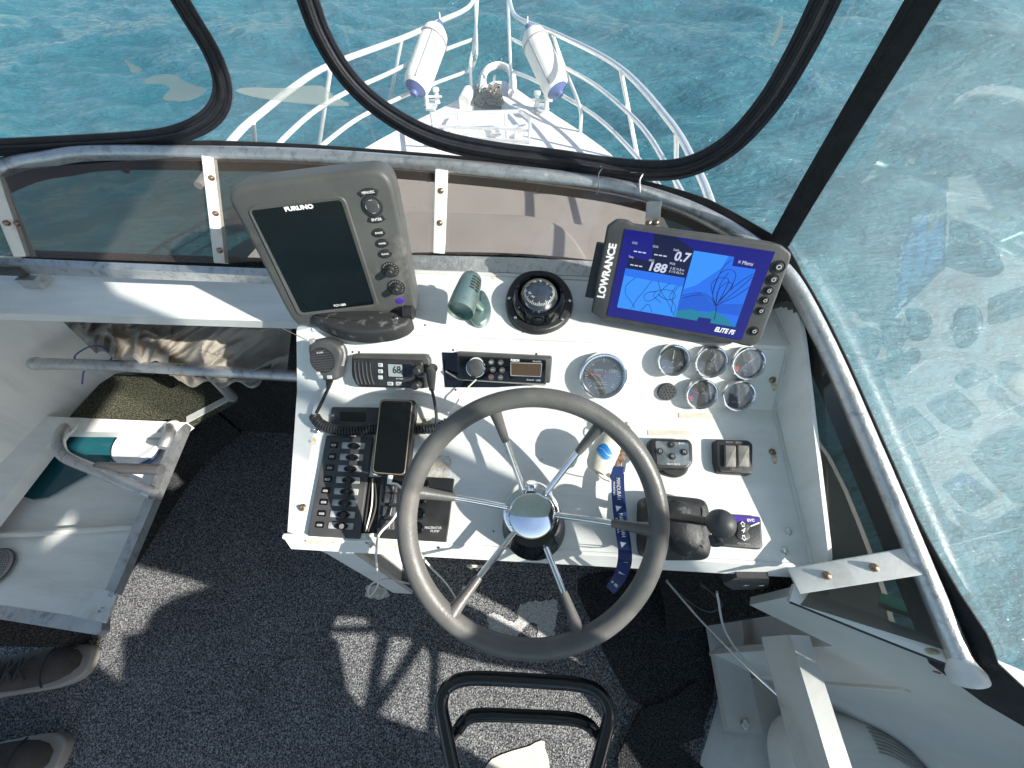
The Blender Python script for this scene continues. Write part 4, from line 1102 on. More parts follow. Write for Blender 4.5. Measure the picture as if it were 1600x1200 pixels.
wp = [sf.W(*V((*sq([(445, 395)], .03)[0], .022))), PM.pt(725, 612, .02), PL.pt(712, 632, .02), PL.pt(700, 645, .015)]
MB().tube(cat(wp, 5), .0014, 6).build('aux_lead', whitecable, st_, True)

# ================================================================== GAUGES
def gauge(name, lab, u, v, rpx, h, grp=None, needle=None, red=None, nt=21, title=None, a0=225, a1=-45, cat_='gauge', extra=None):
    f = seat(PM, u, v, h); dz = (f.o - EYE).dot(fw); r = rpx * dz / F
    g = thing(name, lab, cat_, fr=f, group=grp)
    mb = MB(); mb.lathe([(r * .97, 0), (r, .002), (r, h * .75), (r * .985, h * .93), (r * .94, h), (r * .88, h * .98), (r * .83, h * .8), (r * .81, h * .5)], 44, cap=False); mb.build('bezel', chrome, g)
    mb = MB(); mb.lathe([(r * .83, h * .45), (r * .83, h * .5), (0, h * .5)], 36); fc = mb.build('dial', gaugeface, g)
    zz = h * .5 + .0003
    for k in range(nt):
        a = radians(a0 + (a1 - a0) * k / (nt - 1)); big = k % 5 == 0; r0, r1 = r * (.6 if big else .66), r * .74; wd = r * (.022 if big else .012)
        d = V((cos(a), sin(a), 0)); n_ = V((-sin(a), cos(a), 0))
        mb = MB(); mb.slab([d * r0 - n_ * wd + V((0, 0, zz)), d * r1 - n_ * wd + V((0, 0, zz)), d * r1 + n_ * wd + V((0, 0, zz)), d * r0 + n_ * wd + V((0, 0, zz))], .0002, (0, 0, 1)); mb.v = [p - fc.location for p in mb.v]; mb.build('tick', greyprint, fc)
    if red:
        mb = MB(); mb.prism(arcband((0, 0), r * .5, r * .74, *red), zz, zz + .0002); mb.v = [p - fc.location for p in mb.v]; mb.build('red_zone', redp, fc)
    if needle is not None:
        a = radians(needle[0]); d = V((cos(a), sin(a), 0)); n_ = V((-sin(a), cos(a), 0))
        mb = MB(); mb.slab([p + V((0, 0, zz + .0016)) for p in (d * r * -.12 - n_ * r * .035, d * r * .62 - n_ * r * .012, d * r * .62 + n_ * r * .012, d * r * -.12 + n_ * r * .035)], .0006, (0, 0, 1)); mb.build('needle', needle[1], g)
        mb = MB(); mb.lathe([(r * .07, zz), (r * .07, zz + .002), (0, zz + .0024)], 14); mb.build('needle_hub', blk, g)
    for s_, x, y, sz in title or ():
        text(s_, g, x * r, y * r, zz + .0002, sz * r, greyprint, 0)
    mb = MB(); mb.lathe([(r * .82, h * .7), (r * .5, h * .76), (0, h * .78)], 32); mb.build('glass', glassm, g)
    return g
rg = 'round chrome engine gauges'
tg = gauge('tachometer', 'large chrome-rimmed tachometer with a red needle beside the stereo', 943, 589, 36.5, .019, needle=(172, redp), nt=31, title=[('RPM x 1000', .12, .22, .2)], cat_='tachometer')
rT = 36.5 * .72 / F
for k, s_ in enumerate('0123456'):
    a = radians(215 - 250 * k / 6); text(s_, tg, .026 * cos(a), .026 * sin(a), .0099, .006, greyprint, a - pi / 2)
for y, wd in ((-.012, .022), (-.0155, .024), (-.0215, .02), (-.0235, .02)):
    mb = MB(); mb.box((-.002, y, .0098), (wd, .0006, .0003)); mb.build('readout_line', greyprint, tg)
gauge('engine_gauge', 'small chrome gauge with one short white needle, end of the upper row by the tachometer', 1053.5, 564, 25, .017, rg, needle=(88, white), nt=2, title=[('TRIM', 0, -.5, .17)])
gauge('engine_gauge', 'small chrome temperature gauge, middle of the upper row', 1112.5, 566.5, 25.3, .017, rg, needle=(60, greyprint), nt=21, title=[('100', 0, -.45, .18), ('C', .2, 0, .2)])
gauge('engine_gauge', 'small chrome oil gauge with red zone, upper row beside the console side wall', 1171, 569, 26, .017, rg, needle=(40, greyprint), nt=11, red=(200, 222), title=[('bar', 0, -.45, .2)])
gauge('engine_gauge', 'small chrome gauge with red zone in the lower row beside the buzzer', 1097.5, 617, 24.5, .017, rg, needle=(165, redp), nt=11, red=(200, 222), title=[('1/2', .05, .3, .2)])
gauge('engine_gauge', 'small chrome gauge with a dim dial, lower row beside the console side wall', 1156, 619.5, 25, .017, rg, nt=2, title=[('HOURS', 0, -.45, .16)])
f = seat(PM, 1043, 613, .006); bz = thing('buzzer', 'small round black perforated alarm buzzer beside the lower gauges', 'buzzer', fr=f)
r = 14.5 * .69 / F; mb = MB(); mb.lathe([(r, 0), (r, .004), (r * .9, .006), (0, .006)], 28); mb.build('case', dkgrey, bz)
for k in range(19):
    rr = 0 if k == 0 else (r * .35 if k < 7 else r * .68); a = 2 * pi * k / (6 if k < 7 else 12)
    mb = MB(); mb.lathe([(r * .075, .0061), (0, .0063)], 8, (rr * cos(a), rr * sin(a), 0)); mb.build('sound_hole', gloss, bz)

# ================================================================== LOWER PANEL: switches, phone, keypads, throttle
z4 = lambda p: (430 + p[0] / 3.75, 620 + p[1] / 3.75)
def quadmap(q):
    (ax, ay), (bx_, by), (cx, cy), (dx, dy) = q         # TL TR BR BL
    return lambda s, t: ((ax * (1 - s) + bx_ * s) * (1 - t) + (dx * (1 - s) + cx * s) * t, (ay * (1 - s) + by * s) * (1 - t) + (dy * (1 - s) + cy * s) * t)
# small readout panel
f = seat(PL, 545, 655); t = thing('readout_panel', 'small dark panel with a recessed readout window behind the coiled cord', 'panel', fr=f)
lq = lambda f, pts, h=0: pp(f, [z4(p) for p in pts], h)
mb = MB(); mb.prism(rquad(lq(f, [(330, 58), (640, 62), (640, 190), (318, 180)], .005), .004), 0, .005, .0015); mb.build('plate', dkgrey, t)
mb = MB(); mb.prism(rquad(lq(f, [(380, 88), (530, 92), (530, 148), (378, 142)], .0055), .002), .0045, .0056); mb.build('window', gloss, t)
p = lq(f, [(338, 110)], .005)[0]; screw(t, 'screw', p[0], p[1], .005, .003, steel)

toggleface = mat('toggle_face', (.55, .55, .53), .4, .3, c2=(.25, .25, .24), nscale=60)
# breaker panel with eight rocker rows
f = seat(PL, 530, 760); t = thing('switch_panel', 'grey panel of eight toggle switches with small rocker lights', 'switch panel', fr=f)
H_ = .008
PQ = [(298, 226), (572, 236), (490, 832), (186, 815)]
mb = MB(); mb.prism(rquad(lq(f, PQ, H_), .003), 0, H_, .0015); mb.build('plate', dkgrey, t)
Q = quadmap(PQ)
for i in range(8):
    t0 = .062 + i * .113
    def rect(s0, s1, a, b): return lq(f, [Q(s0, a), Q(s1, a), Q(s1, b), Q(s0, b)], H_)
    mb = MB(); mb.prism(rquad(rect(.13, .29, t0, t0 + .06), .0015), H_ - .001, H_ + .0012, .0004); k_ = mb.build('rocker_light', gloss, t)
    mb = MB(); mb.prism(rquad(rect(.16, .26, t0 + .022, t0 + .046), .001), H_ + .001, H_ + .003, .0006); mb.v = [p - k_.location for p in mb.v]; mb.build('lens', midgrey, k_)
    mb = MB(); mb.prism(rquad(rect(.38, .86, t0, t0 + .062), .0015), H_ - .001, H_ + .0016, .0005); sp_ = mb.build('toggle_plate', toggleface, t)
    cc = lq(f, [Q(.62, t0 + .031)], H_ + .004)[0]
    mb = MB(); mb.lathe([(.0055, H_), (.0055, H_ + .004), (.0042, H_ + .005), (0, H_ + .005)], 14, (cc[0], cc[1], 0), None, 2.0, 1); mb.v = [p - sp_.location for p in mb.v]; mb.build('bush', gloss, sp_)
    mb = MB(); mb.tube([V((cc[0], cc[1], H_ + .004)), V((cc[0] + .005, cc[1] - .001, H_ + .013))], [.0028, .0038], 10); mb.v = [p - sp_.location for p in mb.v]; mb.build('lever', blk, sp_)

# second panel with round switches, under the wheel rim
f = seat(PL, 660, 790); t = thing('pump_panel', 'black pump switch panel with round push switches behind the wheel rim', 'switch panel', fr=f)
PQ2 = [(620, 460), (1048, 478), (1003, 852), (592, 828)]
mb = MB(); mb.prism(rquad(lq(f, PQ2, .006), .002), 0, .006, .001); mb.build('plate', blk, t)
for x, y in ((868, 515), (852, 602), (843, 685), (833, 770)):
    c = lq(f, [(x, y)], .01)[0]; mb = MB(); mb.lathe([(.0095, .005), (.0095, .009), (.0075, .0105), (.007, .009), (.005, .0092), (.0045, .0125), (0, .0135)], 22, (c[0], c[1], 0)); mb.build('push_switch', gloss, t)
for y0 in (500, 562, 640, 718):
    mb = MB(); mb.prism(rquad(lq(f, [(648 - (y0 - 500) * .12, y0), (716 - (y0 - 500) * .08, y0 + 3), (712 - (y0 - 500) * .08, y0 + 62), (642 - (y0 - 500) * .12, y0 + 58)], .01), .002), .005, .011, .002); r_ = mb.build('rocker', dkgrey, t)
    mb = MB(); mb.box((.004, 0, .0032), (.0008, .012, .0006)); mb.build('rocker_mark', greyprint, r_)
x, y = lq(f, [(925, 768)], .0065)[0]; text('MACERATOR', t, x, y, .0063, .0055, greyprint, radians(2), .0265)
x, y = lq(f, [(935, 788)], .0065)[0]; text('PUMP', t, x, y, .0063, .005, greyprint, radians(2), .0135)
mb = MB(); mb.prism(lq(f, [(545, 470), (625, 470), (598, 800), (500, 800)], .001), .0002, .0012); mb.build('open_slot', gloss, t)
for k, (x0, x1) in enumerate(((560, 545), (572, 556), (585, 570))):
    P = [V((*lq(f, [(x0, 480)], .002)[0], .003)), V((*lq(f, [(x0 - 18 + 12 * k, 640)], .004)[0], .005)), V((*lq(f, [(x1 - 25, 790)], .002)[0], .003))]
    mb = MB(); mb.tube(cat(P, 5), .0013, 6); mb.build('loose_wire', (blk, tape, dkgrey)[k], t)

# phone in its holder
f = seat(PL, 612, 685, .03); t = thing('smartphone', 'dark smartphone with a pale gold edge standing over the switch panels', 'phone', fr=f)
q4 = [(612, 12), (828, 18), (778, 465), (562, 448)]
mb = MB(); mb.prism(rquad(lq(f, q4, .034), .009), .018, .034, .002); mb.build('case', blk, t)
mb = MB(); mb.prism(rquad(lq(f, [(616, 18), (806, 22), (760, 460), (568, 445)], .0345), .008), .033, .0352, .0006); mb.build('edge_frame', phonegold, t)
mb = MB(); mb.prism(rquad(lq(f, [(620, 23), (801, 27), (755, 454), (573, 440)], .0355), .0075), .0348, .0356, .0003); mb.build('screen', gloss, t)
mb = MB(); mb.prism(rquad(lq(f, [(672, 28), (750, 30), (748, 42), (672, 40)], .0358), .002), .0355, .0359); mb.build('notch', blk, t)
mb = MB(); mb.box((0, -.01, .009), (.03, .06, .017)); mb.build('holder', blk, t)
# charging cable
pc = thing('charging_cable', 'white charging cable hanging from the phone down past the console front', 'cable', loc=PL.pt(610, 748, .03))
a = PL.pt(609, 749, .03)
mb = MB(); mb.tube([PL.pt(610, 743, .034), PL.pt(608, 756, .034)], [.0045, .0035], 10); mb.build('plug', whitecable, pc, True)
path = [PL.pt(608, 755, .034), PL.pt(622, 758, .034), PL.pt(632, 775, .03), PL.pt(615, 810, .022), PL.pt(592, 836, .016), PL.pt(588, 862, .02), onp(588, 880, (0, .115, 0), V((0, 1, 0))), onp(590, 915, (0, .11, 0), V((0, 1, 0))), onp(577, 932, (0, .11, 0), V((0, 1, 0))), onp(578, 915, (0, .115, 0), V((0, 1, 0))), onp(605, 905, (0, .12, 0), V((0, 1, 0))), onp(640, 912, (0, .13, 0), V((0, 1, 0)))]
mb = MB(); mb.tube(cat(path, 8), .0019, 8); mb.build('lead', whitecable, pc, True)
p2 = thing('white_lead', 'thin white lead drooping under the console behind the wheel', 'cable', loc=onp(690, 900, (0, .13, 0), V((0, 1, 0))))
mb = MB(); mb.tube(cat([PL.pt(648, 835, .004), PL.pt(655, 862, .01), onp(672, 885, (0, .12, 0), V((0, 1, 0))), onp(700, 915, (0, .12, 0), V((0, 1, 0))), onp(716, 945, (0, .12, 0), V((0, 1, 0))), onp(700, 945, (0, .13, 0), V((0, 1, 0))), onp(670, 935, (0, .14, 0), V((0, 1, 0)))], 7), .0018, 8); mb.build('lead', whitecable, p2, True)

# little plastic hook fitting on the front lip
q = onp(746, 884, (0, .128, 0), V((0, 1, 0))); t = thing('lip_hook', 'yellowed plastic hook fitting on the console front lip', 'hook', loc=q)
mb = MB(); mb.slab([q + V((-.018, 0, .007)), q + V((.018, 0, .007)), q + V((.01, -.002, -.012)), q + V((-.008, -.002, -.012))], -.004, (0, -1, .1)); mb.build('plate', tape, t, True)
mb = MB(); mb.tube([q + V((-.006, -.006, .004)), q + V((0, -.012, -.005)), q + V((.007, -.006, .004))], .0028, 8); mb.build('hook', blk, t, True)

# engine keypad and trim tab rocker
z8 = lambda p: (860 + p[0] / 4, 640 + p[1] / 4)
def lq8(f, pts, h=0): return pp(f, [z8(p) for p in pts], h)
f = seat(PL, 1050, 708, .014); t = thing('engine_keypad', 'black engine keypad with a mirror face and four round buttons', 'keypad', fr=f)
mb = MB(); mb.lathe([(.026, 0), (.026, .006), (.023, .009)], 30, V((*lq8(f, [(765, 345)], .006)[0], 0)), None, 1, .8); mb.build('round_base', blk, t)
mb = MB(); mb.prism(rquad(lq8(f, [(632, 176), (868, 182), (892, 215), (895, 330), (862, 372), (660, 372), (622, 340), (618, 200)], .016), .006), .0, .016, .005); mb.build('case', blk, t)
mb = MB(); mb.prism(rquad(lq8(f, [(655, 195), (862, 208), (872, 348), (668, 345)], .0165), .004), .0155, .0168, .0004); mb.build('face', mat('keypad_face', (.2, .23, .24), .12, .6, c2=(.4, .42, .42), nscale=35, lo=.45, hi=.6), t)
for x, y, s_ in ((758, 218, '\u2022'), (686, 260, 'D'), (838, 265, 'N'), (764, 292, 'O')):
    c = lq8(f, [(x, y)], .019)[0]; mb = MB(); mb.lathe([(.0055, .016), (.0055, .0185), (.0045, .0195), (0, .0195)], 18, (c[0], c[1], 0)); o = mb.build('button', blk, t); text(s_, o, 0, 0, .0021, .006, greyprint)
for s_, p, wd in (('EVC', (820, 212), .0095), ('VOLVO PENTA', (768, 342), .022)):
    x, y = lq8(f, [p], .0172)[0]; text(s_, t, x, y, .0171, .0045, white, 0, wd)
f = seat(PL, 1147, 712, .014); t = thing('trim_tab_switch', 'black trim tab control with two worn grey rockers', 'switch', fr=f)
mb = MB(); mb.prism(rquad(lq8(f, [(1030, 185), (1240, 190), (1268, 215), (1265, 405), (1055, 392), (1035, 330)], .014), .005), 0, .014, .003); mb.build('case', blk, t)
for x0, x1 in ((1092, 1160), (1172, 1243)):
    mb = MB(); mb.prism(rquad(lq8(f, [(x0, 222), (x1, 225), (x1 + 2, 360), (x0 + 2, 355)], .019), .0015), .012, .0195, .0015); mb.build('rocker', mat('worn_rocker_%d' % x0, (.16, .15, .135), .6, c2=(.28, .26, .23), nscale=50, bump=.2), t)
for s_, p, wd in (('BOW   BOW', (1150, 205), .028), ('LENCO', (1160, 375), .018)):
    x, y = lq8(f, [p], .0145)[0]; text(s_, t, x, y, .0142, .005, midgrey, 0, wd)

# throttle
f = seat(PL, 1058, 828, .03); t = thing('throttle_lever', 'salt-crusted black throttle control with a ball-topped lever', 'throttle', fr=f)
hq = lambda pts, h: lq8(f, pts, h)
q = hq([(580, 560), (620, 540), (740, 535), (870, 545), (950, 560), (985, 600), (1000, 680), (1008, 800), (1005, 880), (975, 935), (860, 942), (720, 938), (620, 920), (578, 870), (572, 740), (574, 640)], .03)
mb = MB(); mb.prism([(p.x, p.y) for p in cat([V((*k, 0)) for k in q], 4, True)], 0, .042, .018, 5); mb.build('housing', blkdust, t)
c = V((*hq([(835, 735)], .05)[0], 0)); 
mb = MB(); mb.lathe([(.036, .03), (.035, .044), (.03, .053), (.018, .0585), (0, .06)], 32, c, None, .82, 1.1); mb.build('dome', blkdust, t)
ball = V((*hq([(1065, 712)], .125)[0], .125)); b0 = V((*hq([(760, 668)], .062)[0], .058))
mb = MB(); mb.tube(cat([b0, b0.lerp(ball, .45) + V((0, 0, .002)), ball], 5), [.0075] * 11, 10, flat=.6); mb.build('lever', blk, t)
mb = MB(); mb.sphere(ball, .0182, 28, 18); mb.build('ball_knob', dkgrey, t)
mb = MB(); mb.lathe([(.008, 0), (.008, .012), (0, .014)], 14, ball + V((-.001, -.014, -.02)), (0, -1, .3)); mb.build('lift_button', dkgrey, t)

f = seat(PL, 1160, 830, .006); t = thing('trim_pad', 'flat black trim keypad with a purple top band beside the throttle', 'keypad', fr=f)
mb = MB(); mb.prism(rquad(lq8(f, [(1110, 655), (1310, 668), (1318, 690), (1330, 860), (1310, 875), (1075, 855), (1065, 830)], .008), .003), 0, .008, .002); mb.build('case', blk, t)
mb = MB(); mb.prism(lq8(f, [(1120, 660), (1303, 672), (1308, 700), (1112, 742)], .0086), .0078, .0086); mb.build('purple_band', indigo, t)
mb = MB(); mb.prism([(p.x, p.y) for p in cat([V((*k, 0)) for k in lq8(f, [(1180, 700), (1225, 700), (1248, 730), (1235, 760), (1250, 790), (1225, 822), (1185, 815), (1160, 785), (1172, 755), (1165, 725)], .009)], 4, True)], .0075, .0095, .001); pad = mb.build('rubber_pad', blk, t)
for s_, p, sz in (('\u21e7', (1203, 715), .013), ('\u21e9', (1210, 803), .013), ('\u2191\u2193', (1200, 755), .011)):
    x, y = lq8(f, [p], .0098)[0]; 
    if s_ == '\u2191\u2193': text('4', t, x, y, .0097, .012, white, radians(-8), shear=.4)
    else:
        k = 1 if s_ == '\u21e7' else -1; w_ = .0042
        arrow = [(0, w_), (w_, 0), (w_ * .5, 0), (w_ * .5, -w_), (-w_ * .5, -w_), (-w_ * .5, 0), (-w_, 0)]
        ins = [(a_ * .62, b_ * .62) for a_, b_ in arrow]
        mb = MB(); mb.ring([(x + a_, y + b_ * k) for a_, b_ in arrow], [(x + a_, y + b_ * k) for a_, b_ in ins], .0094, .0098); mb.build('arrow_mark', white, t)
x, y = lq8(f, [(1253, 692)], .009)[0]; text('EVC', t, x, y, .0088, .0055, white, radians(3), .0115, bold=.0002)
x, y = lq8(f, [(1210, 840)], .0085)[0]; text('VOLVO PENTA', t, x, y, .0083, .004, greyprint, radians(-3), .02)
mb = MB(); mb.prism(lq8(f, [(1250, 726), (1305, 702), (1308, 712), (1252, 733)], .0087), .0079, .0087); mb.build('scratch', white, t)

# ignition key, float and lanyard
f = seat(PL, 975, 672, .02); t = thing('ignition_switch', 'black ignition switch with key inserted behind the wheel rim', 'ignition', fr=f)
mb = MB(); mb.lathe([(.0155, 0), (.0155, .012), (.013, .018), (.008, .02), (0, .02)], 24); mb.build('barrel', blk, t)
mb = MB(); mb.box((-.001, -.001, .03), (.004, .018, .022)); mb.build('key', steel, t)
mb = MB(); mb.tube([(.012 * cos(a / 16 * 2 * pi) - .004, -.014 + .012 * sin(a / 16 * 2 * pi), .036) for a in range(16)], .0011, 6, True); mb.build('split_ring', steel, t)
ba, bb_ = PL.pt(956, 682, .055), PL.pt(931, 736, .045)
ax = (bb_ - ba).normalized(); Ln = (bb_ - ba).length
t = thing('key_float', 'cream cork key float printed with a blue wave emblem', 'key float', loc=bb_)
mb = MB(); mb.lathe([(.0, -.004), (.008, -.004), (.0155, .001), (.0195, .008), (.0215, .02), (.0215, Ln - .02), (.0195, Ln - .008), (.014, Ln), (.004, Ln + .002), (0, Ln + .002)], 30, ba, ax); mb.build('barrel', cork, t, True)
mid = ba.lerp(bb_, .5); vn = (EYE - mid); vn = (vn - ax * vn.dot(ax)).normalized(); sd = ax.cross(vn)
def onbar(a, s): ang = s / .0215; return mid + ax * a + (vn * cos(ang) + sd * sin(ang)) * .0219
for e0, e1_, k in ((-.0015, .006, 1), (.0015, -.007, -1)):
    n = 10; A = []; B = []
    for i in range(n + 1):
        s = -.014 + .028 * i / n; wv = .0025 * sin(i / n * 2 * pi)
        wid = .009 * sin(pi * i / n) ** .6 + .0003
        A.append(onbar(wv + .0007 * k, s)); B.append(onbar(wv + .0007 * k + k * wid, s))
    mb = MB(); mb.strip(A, B, .0004); mb.build('wave_emblem', blue, t, True)
mb = MB(); mb.tube(cat([bb_ + ax * .002, bb_ + V((.012, -.008, -.01)), PL.pt(952, 752, .02)], 5), .001, 6); mb.build('bead_chain', chain, t, True)
# keys hanging off the ring
t = thing('key_bunch', 'bunch of worn brass and steel keys hanging beside the cork float', 'keys', loc=PL.pt(968, 725, .03))
for (u0, v0), (u1, v1), h0, m_ in (((974, 700), (956, 746), .03, chain), ((978, 705), (972, 745), .025, steel), ((972, 702), (962, 752), .03, rustst)):
    a, b = PL.pt(u0, v0, h0), PL.pt(u1, v1, h0 - .01); d = (b - a).normalized(); s = d.cross(PL.ez).normalized()
    w0 = .009
    pts = [a + s * w0, a + s * w0 * .9 + d * .016, a + s * .0035 + d * .02, b + s * .0035, b + d * .004, b - s * .0035, b - s * .0015 - d * .006, b - s * .0035 - d * .01, a - s * .0035 + d * .02, a - s * w0 * .9 + d * .016, a - s * w0]
    mb = MB(); mb.slab(pts, .002, PL.ez); mb.build('key', m_, t, True)
# lanyard ribbon
lp = [PL.pt(966, 728, .024), PL.pt(964, 750, .03), PL.pt(966, 790, .032), PL.pt(971, 830, .026), PL.pt(975, 862, .018), onp(974, 885, (0, .112, 0), V((0, 1, 0))), onp(966, 905, (0, .105, 0), V((0, 1, 0))), onp(953, 922, (0, .11, 0), V((0, 1, 0)))]
lpc = cat(lp, 8); nl = [(EYE - p).normalized() for p in lpc]
t = thing('lanyard', 'navy blue printed lanyard ribbon hanging from the keys over the console edge', 'lanyard', loc=lp[0])
mb = MB(); mb.sweep(lpc, nl, [(-.0088, -.0004), (-.0088, .0004), (.0088, .0004), (.0088, -.0004)]); mb.build('ribbon', navy, t, True)
lp2 = [p + V((.004, .006, -.004)) for p in lpc[6:-6]]
mb = MB(); mb.sweep(lp2, nl[6:-6], [(-.0088, -.0004), (-.0088, .0004), (.0088, .0004), (.0088, -.0004)]); mb.build('ribbon_back', navy, t, True)
inv = RM[t.name].inverted()
def ribtext(s_, i, off, sz, wd):
    p = lpc[i]; d = (lpc[min(i + 1, len(lpc) - 1)] - lpc[i - 1]).normalized(); n = nl[i]; n = (n - d * n.dot(d)).normalized()
    y = n.cross(d); M = Matrix((d, y, n)).transposed().to_4x4(); M.translation = p + n * .0008 + y * off
    text(s_, t, 0, 0, 0, sz, white, 0, wd, world=inv @ M, depth=.0001)
for i in (11, 22, 36, 51):
    ribtext('MANDURAH', i, .002, .0085, .034 if i != 51 else .028); ribtext('MARINA', i, -.0048, .005, .022)
for i in (17, 29, 44):
    p = lpc[i]; d = (lpc[i + 1] - lpc[i - 1]).normalized(); n = nl[i]; n = (n - d * n.dot(d)).normalized(); y = n.cross(d)
    mb = MB(); mb.slab([p + n * .0009 - d * .005 - y * .004, p + n * .0009 + d * .004 - y * .003, p + n * .0009 - d * .003 + y * .005], .0003, n); mb.build('sail_mark', white, t, True)

# throttle cable bracket below the console, right
q = onp(1162, 916, (0, .125, 0), V((0, 1, 0))); t = thing('cable_bracket', 'black drilled bracket under the starboard end of the console lip', 'bracket', loc=q)
g = lambda u, v, y=.122: onp(u, v, (0, y, 0), V((0, 1, 0)))
mb = MB(); mb.slab([g(1130, 912), g(1152, 902), g(1202, 904), g(1200, 920), g(1145, 922)], .012, (0, -1, 0)); mb.build('plate', dkgrey, t, True)
for u in (1165, 1189):
    c = g(u, 915, .1195); mb = MB(); mb.lathe([(.0042, 0), (.003, .0008), (0, .0008)], 14, c, (0, -1, 0), 1.4, .8); mb.build('bolt', steel, t, True)

# ================================================================== PORT SIDE
sz = .85
P4 = [onz(u, v, sz) for u, v in ((-120, 425), (470, 437), (470, 502), (-120, 484))]
t = thing('port_shelf', 'white painted shelf running to port from the console', 'shelf', loc=P4[3])
mb = MB(); mb.slab([P4[0], P4[1], P4[2], P4[3]], .008, (0, 0, 1)); mb.build('top', gel, t, True)
mb = MB(); mb.slab([P4[3] + V((0, -.004, .001)), P4[2] + V((0, -.004, .001)), P4[2] + V((0, .0, -.022)), P4[3] + V((0, .0, -.022))], .008, (0, -1, 0)); mb.build('front_lip', gel, t, True)
# mooring clamp on the shelf's far end
q = onz(48, 432, .87); c = thing('rail_foot', 'grey alloy foot clamping the port rail strut to the shelf', 'bracket', loc=q)
mb = MB(); mb.box(q + V((0, 0, -.008)), (.04, .03, .022)); mb.build('block', alu, c, True)
mb = MB(); mb.tube([q + V((-.16, .0, .012)), q + V((0, .0, .012))], .009, 10); mb.build('strut', dkgrey, c, True)

PW = -1.24
wallp = [V((PW - .05, -.03, 0)), V((PW - .03, .2, 0)), V((PW, .5, 0)), V((PW + .05, .62, 0)), V((PW + .1, .69, 0))]
wp_ = [(p.x, p.y) for p in cat(wallp, 5)]
mb = MB(); mb.strip([V((x, y, 0.001)) for x, y in wp_], [V((x - .03, y + .02, .84)) for x, y in wp_], -.012)
struct(mb.build('port_coaming_wall', gel, smooth=70))
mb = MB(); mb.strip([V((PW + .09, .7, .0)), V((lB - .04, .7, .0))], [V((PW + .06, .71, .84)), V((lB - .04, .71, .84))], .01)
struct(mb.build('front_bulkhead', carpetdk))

ZB = .5
bz_ = lambda u, v, z=ZB: onz(u, v, z)
bx0 = thing('locker_box', 'white open-topped locker with alloy edging at the port side', 'locker', loc=(-.95, .2, 0))
rim = [bz_(58, 650), bz_(292, 660), bz_(272, 676), bz_(92, 674)]
mb = MB(); mb.slab(rim, .03, (0, 0, 1)); mb.build('front_rim', gel, bx0, True)
Lw = [bz_(58, 650), bz_(92, 674), bz_(0, 790), bz_(-110, 930), bz_(-160, 930), bz_(-160, 830)]
mb = MB(); mb.slab(Lw, .03, (0, 0, 1)); mb.build('side_rim', gel, bx0, True)
inner = [bz_(60, 660, .44), bz_(272, 664, .44), bz_(150, 970, .44), bz_(-160, 950, .44), bz_(-160, 830, .44)]
mb = MB(); mb.slab(inner, .01, (0, 0, 1)); mb.build('inner_floor', gel, bx0, True)
mb = MB(); mb.tube([bz_(-60, 838, .45), bz_(60, 833, .45), bz_(216, 822, .45)], .008, 8); mb.build('ridge', gelold, bx0, True)
# alloy edging
e0, e1, e2, e3 = bz_(276, 664), bz_(292, 662), bz_(178, 928), bz_(164, 922)
mb = MB(); mb.slab([e0, e1, e2, e3], .02, (0, 0, 1)); mb.build('alloy_edge', alu, bx0, True)
mb = MB(); mb.slab([bz_(-60, 936), bz_(108, 962), bz_(160, 965), bz_(158, 985), bz_(150, 992), bz_(-60, 958)], .02, (0, 0, 1)); mb.build('alloy_edge', alu, bx0, True)
mb = MB(); mb.slab([bz_(108, 961, .505), bz_(158, 919, .505), bz_(182, 927, .505), bz_(165, 974, .505)], .004, (0, 0, 1)); gu = mb.build('corner_gusset', aluflat, bx0, True)
for u, v in ((176, 928), (160, 953)):
    p = bz_(u, v, .506); mb = MB(); mb.lathe([(.006, 0), (.006, .003), (0, .004)], 6, p); mb.build('bolt', steel, bx0, True)
# set-back plinth that carries it
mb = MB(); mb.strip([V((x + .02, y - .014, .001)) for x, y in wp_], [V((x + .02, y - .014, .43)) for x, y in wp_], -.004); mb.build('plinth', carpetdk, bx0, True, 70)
# teal acrylic sheet lying in the locker
t = thing('teal_acrylic_sheet', 'dark teal acrylic sheet lying slanted in the port locker', 'acrylic sheet', loc=bz_(110, 730, .45))
q = [bz_(u, v, .452) for u, v in ((104, 676), (172, 676), (205, 700), (150, 730), (72, 776), (50, 780), (37, 776), (40, 764))]
mb = MB(); mb.slab(q, .006, (0, 0, 1)); mb.build('sheet', tealpanel, t, True)
# bucket
bc = bz_(216, 690, .462); t = thing('bucket', 'white plastic bucket lid on a blue tub tucked in the port locker', 'bucket', loc=bc)
mb = MB(); mb.lathe([(.05, -.02), (.058, -.012), (.063, -.01), (.063, 0), (.058, .004), (.052, .001), (0, .001)], 36, bc); mb.build('lid', bucketw, t, True)
mb = MB(); mb.lathe([(.05, -.02), (.058, -.011)], 36, bc + V((.004, -.024, 0))); mb.build('tub', bluefen, t, True)
mb = MB(); mb.slab([bc + V((.012, -.079, -.0105)), bc + V((.035, -.072, -.0105)), bc + V((.032, -.064, -.0105)), bc + V((.01, -.069, -.0105))], .003, (0, -.6, .8)); mb.build('label_patch', white, t, True)
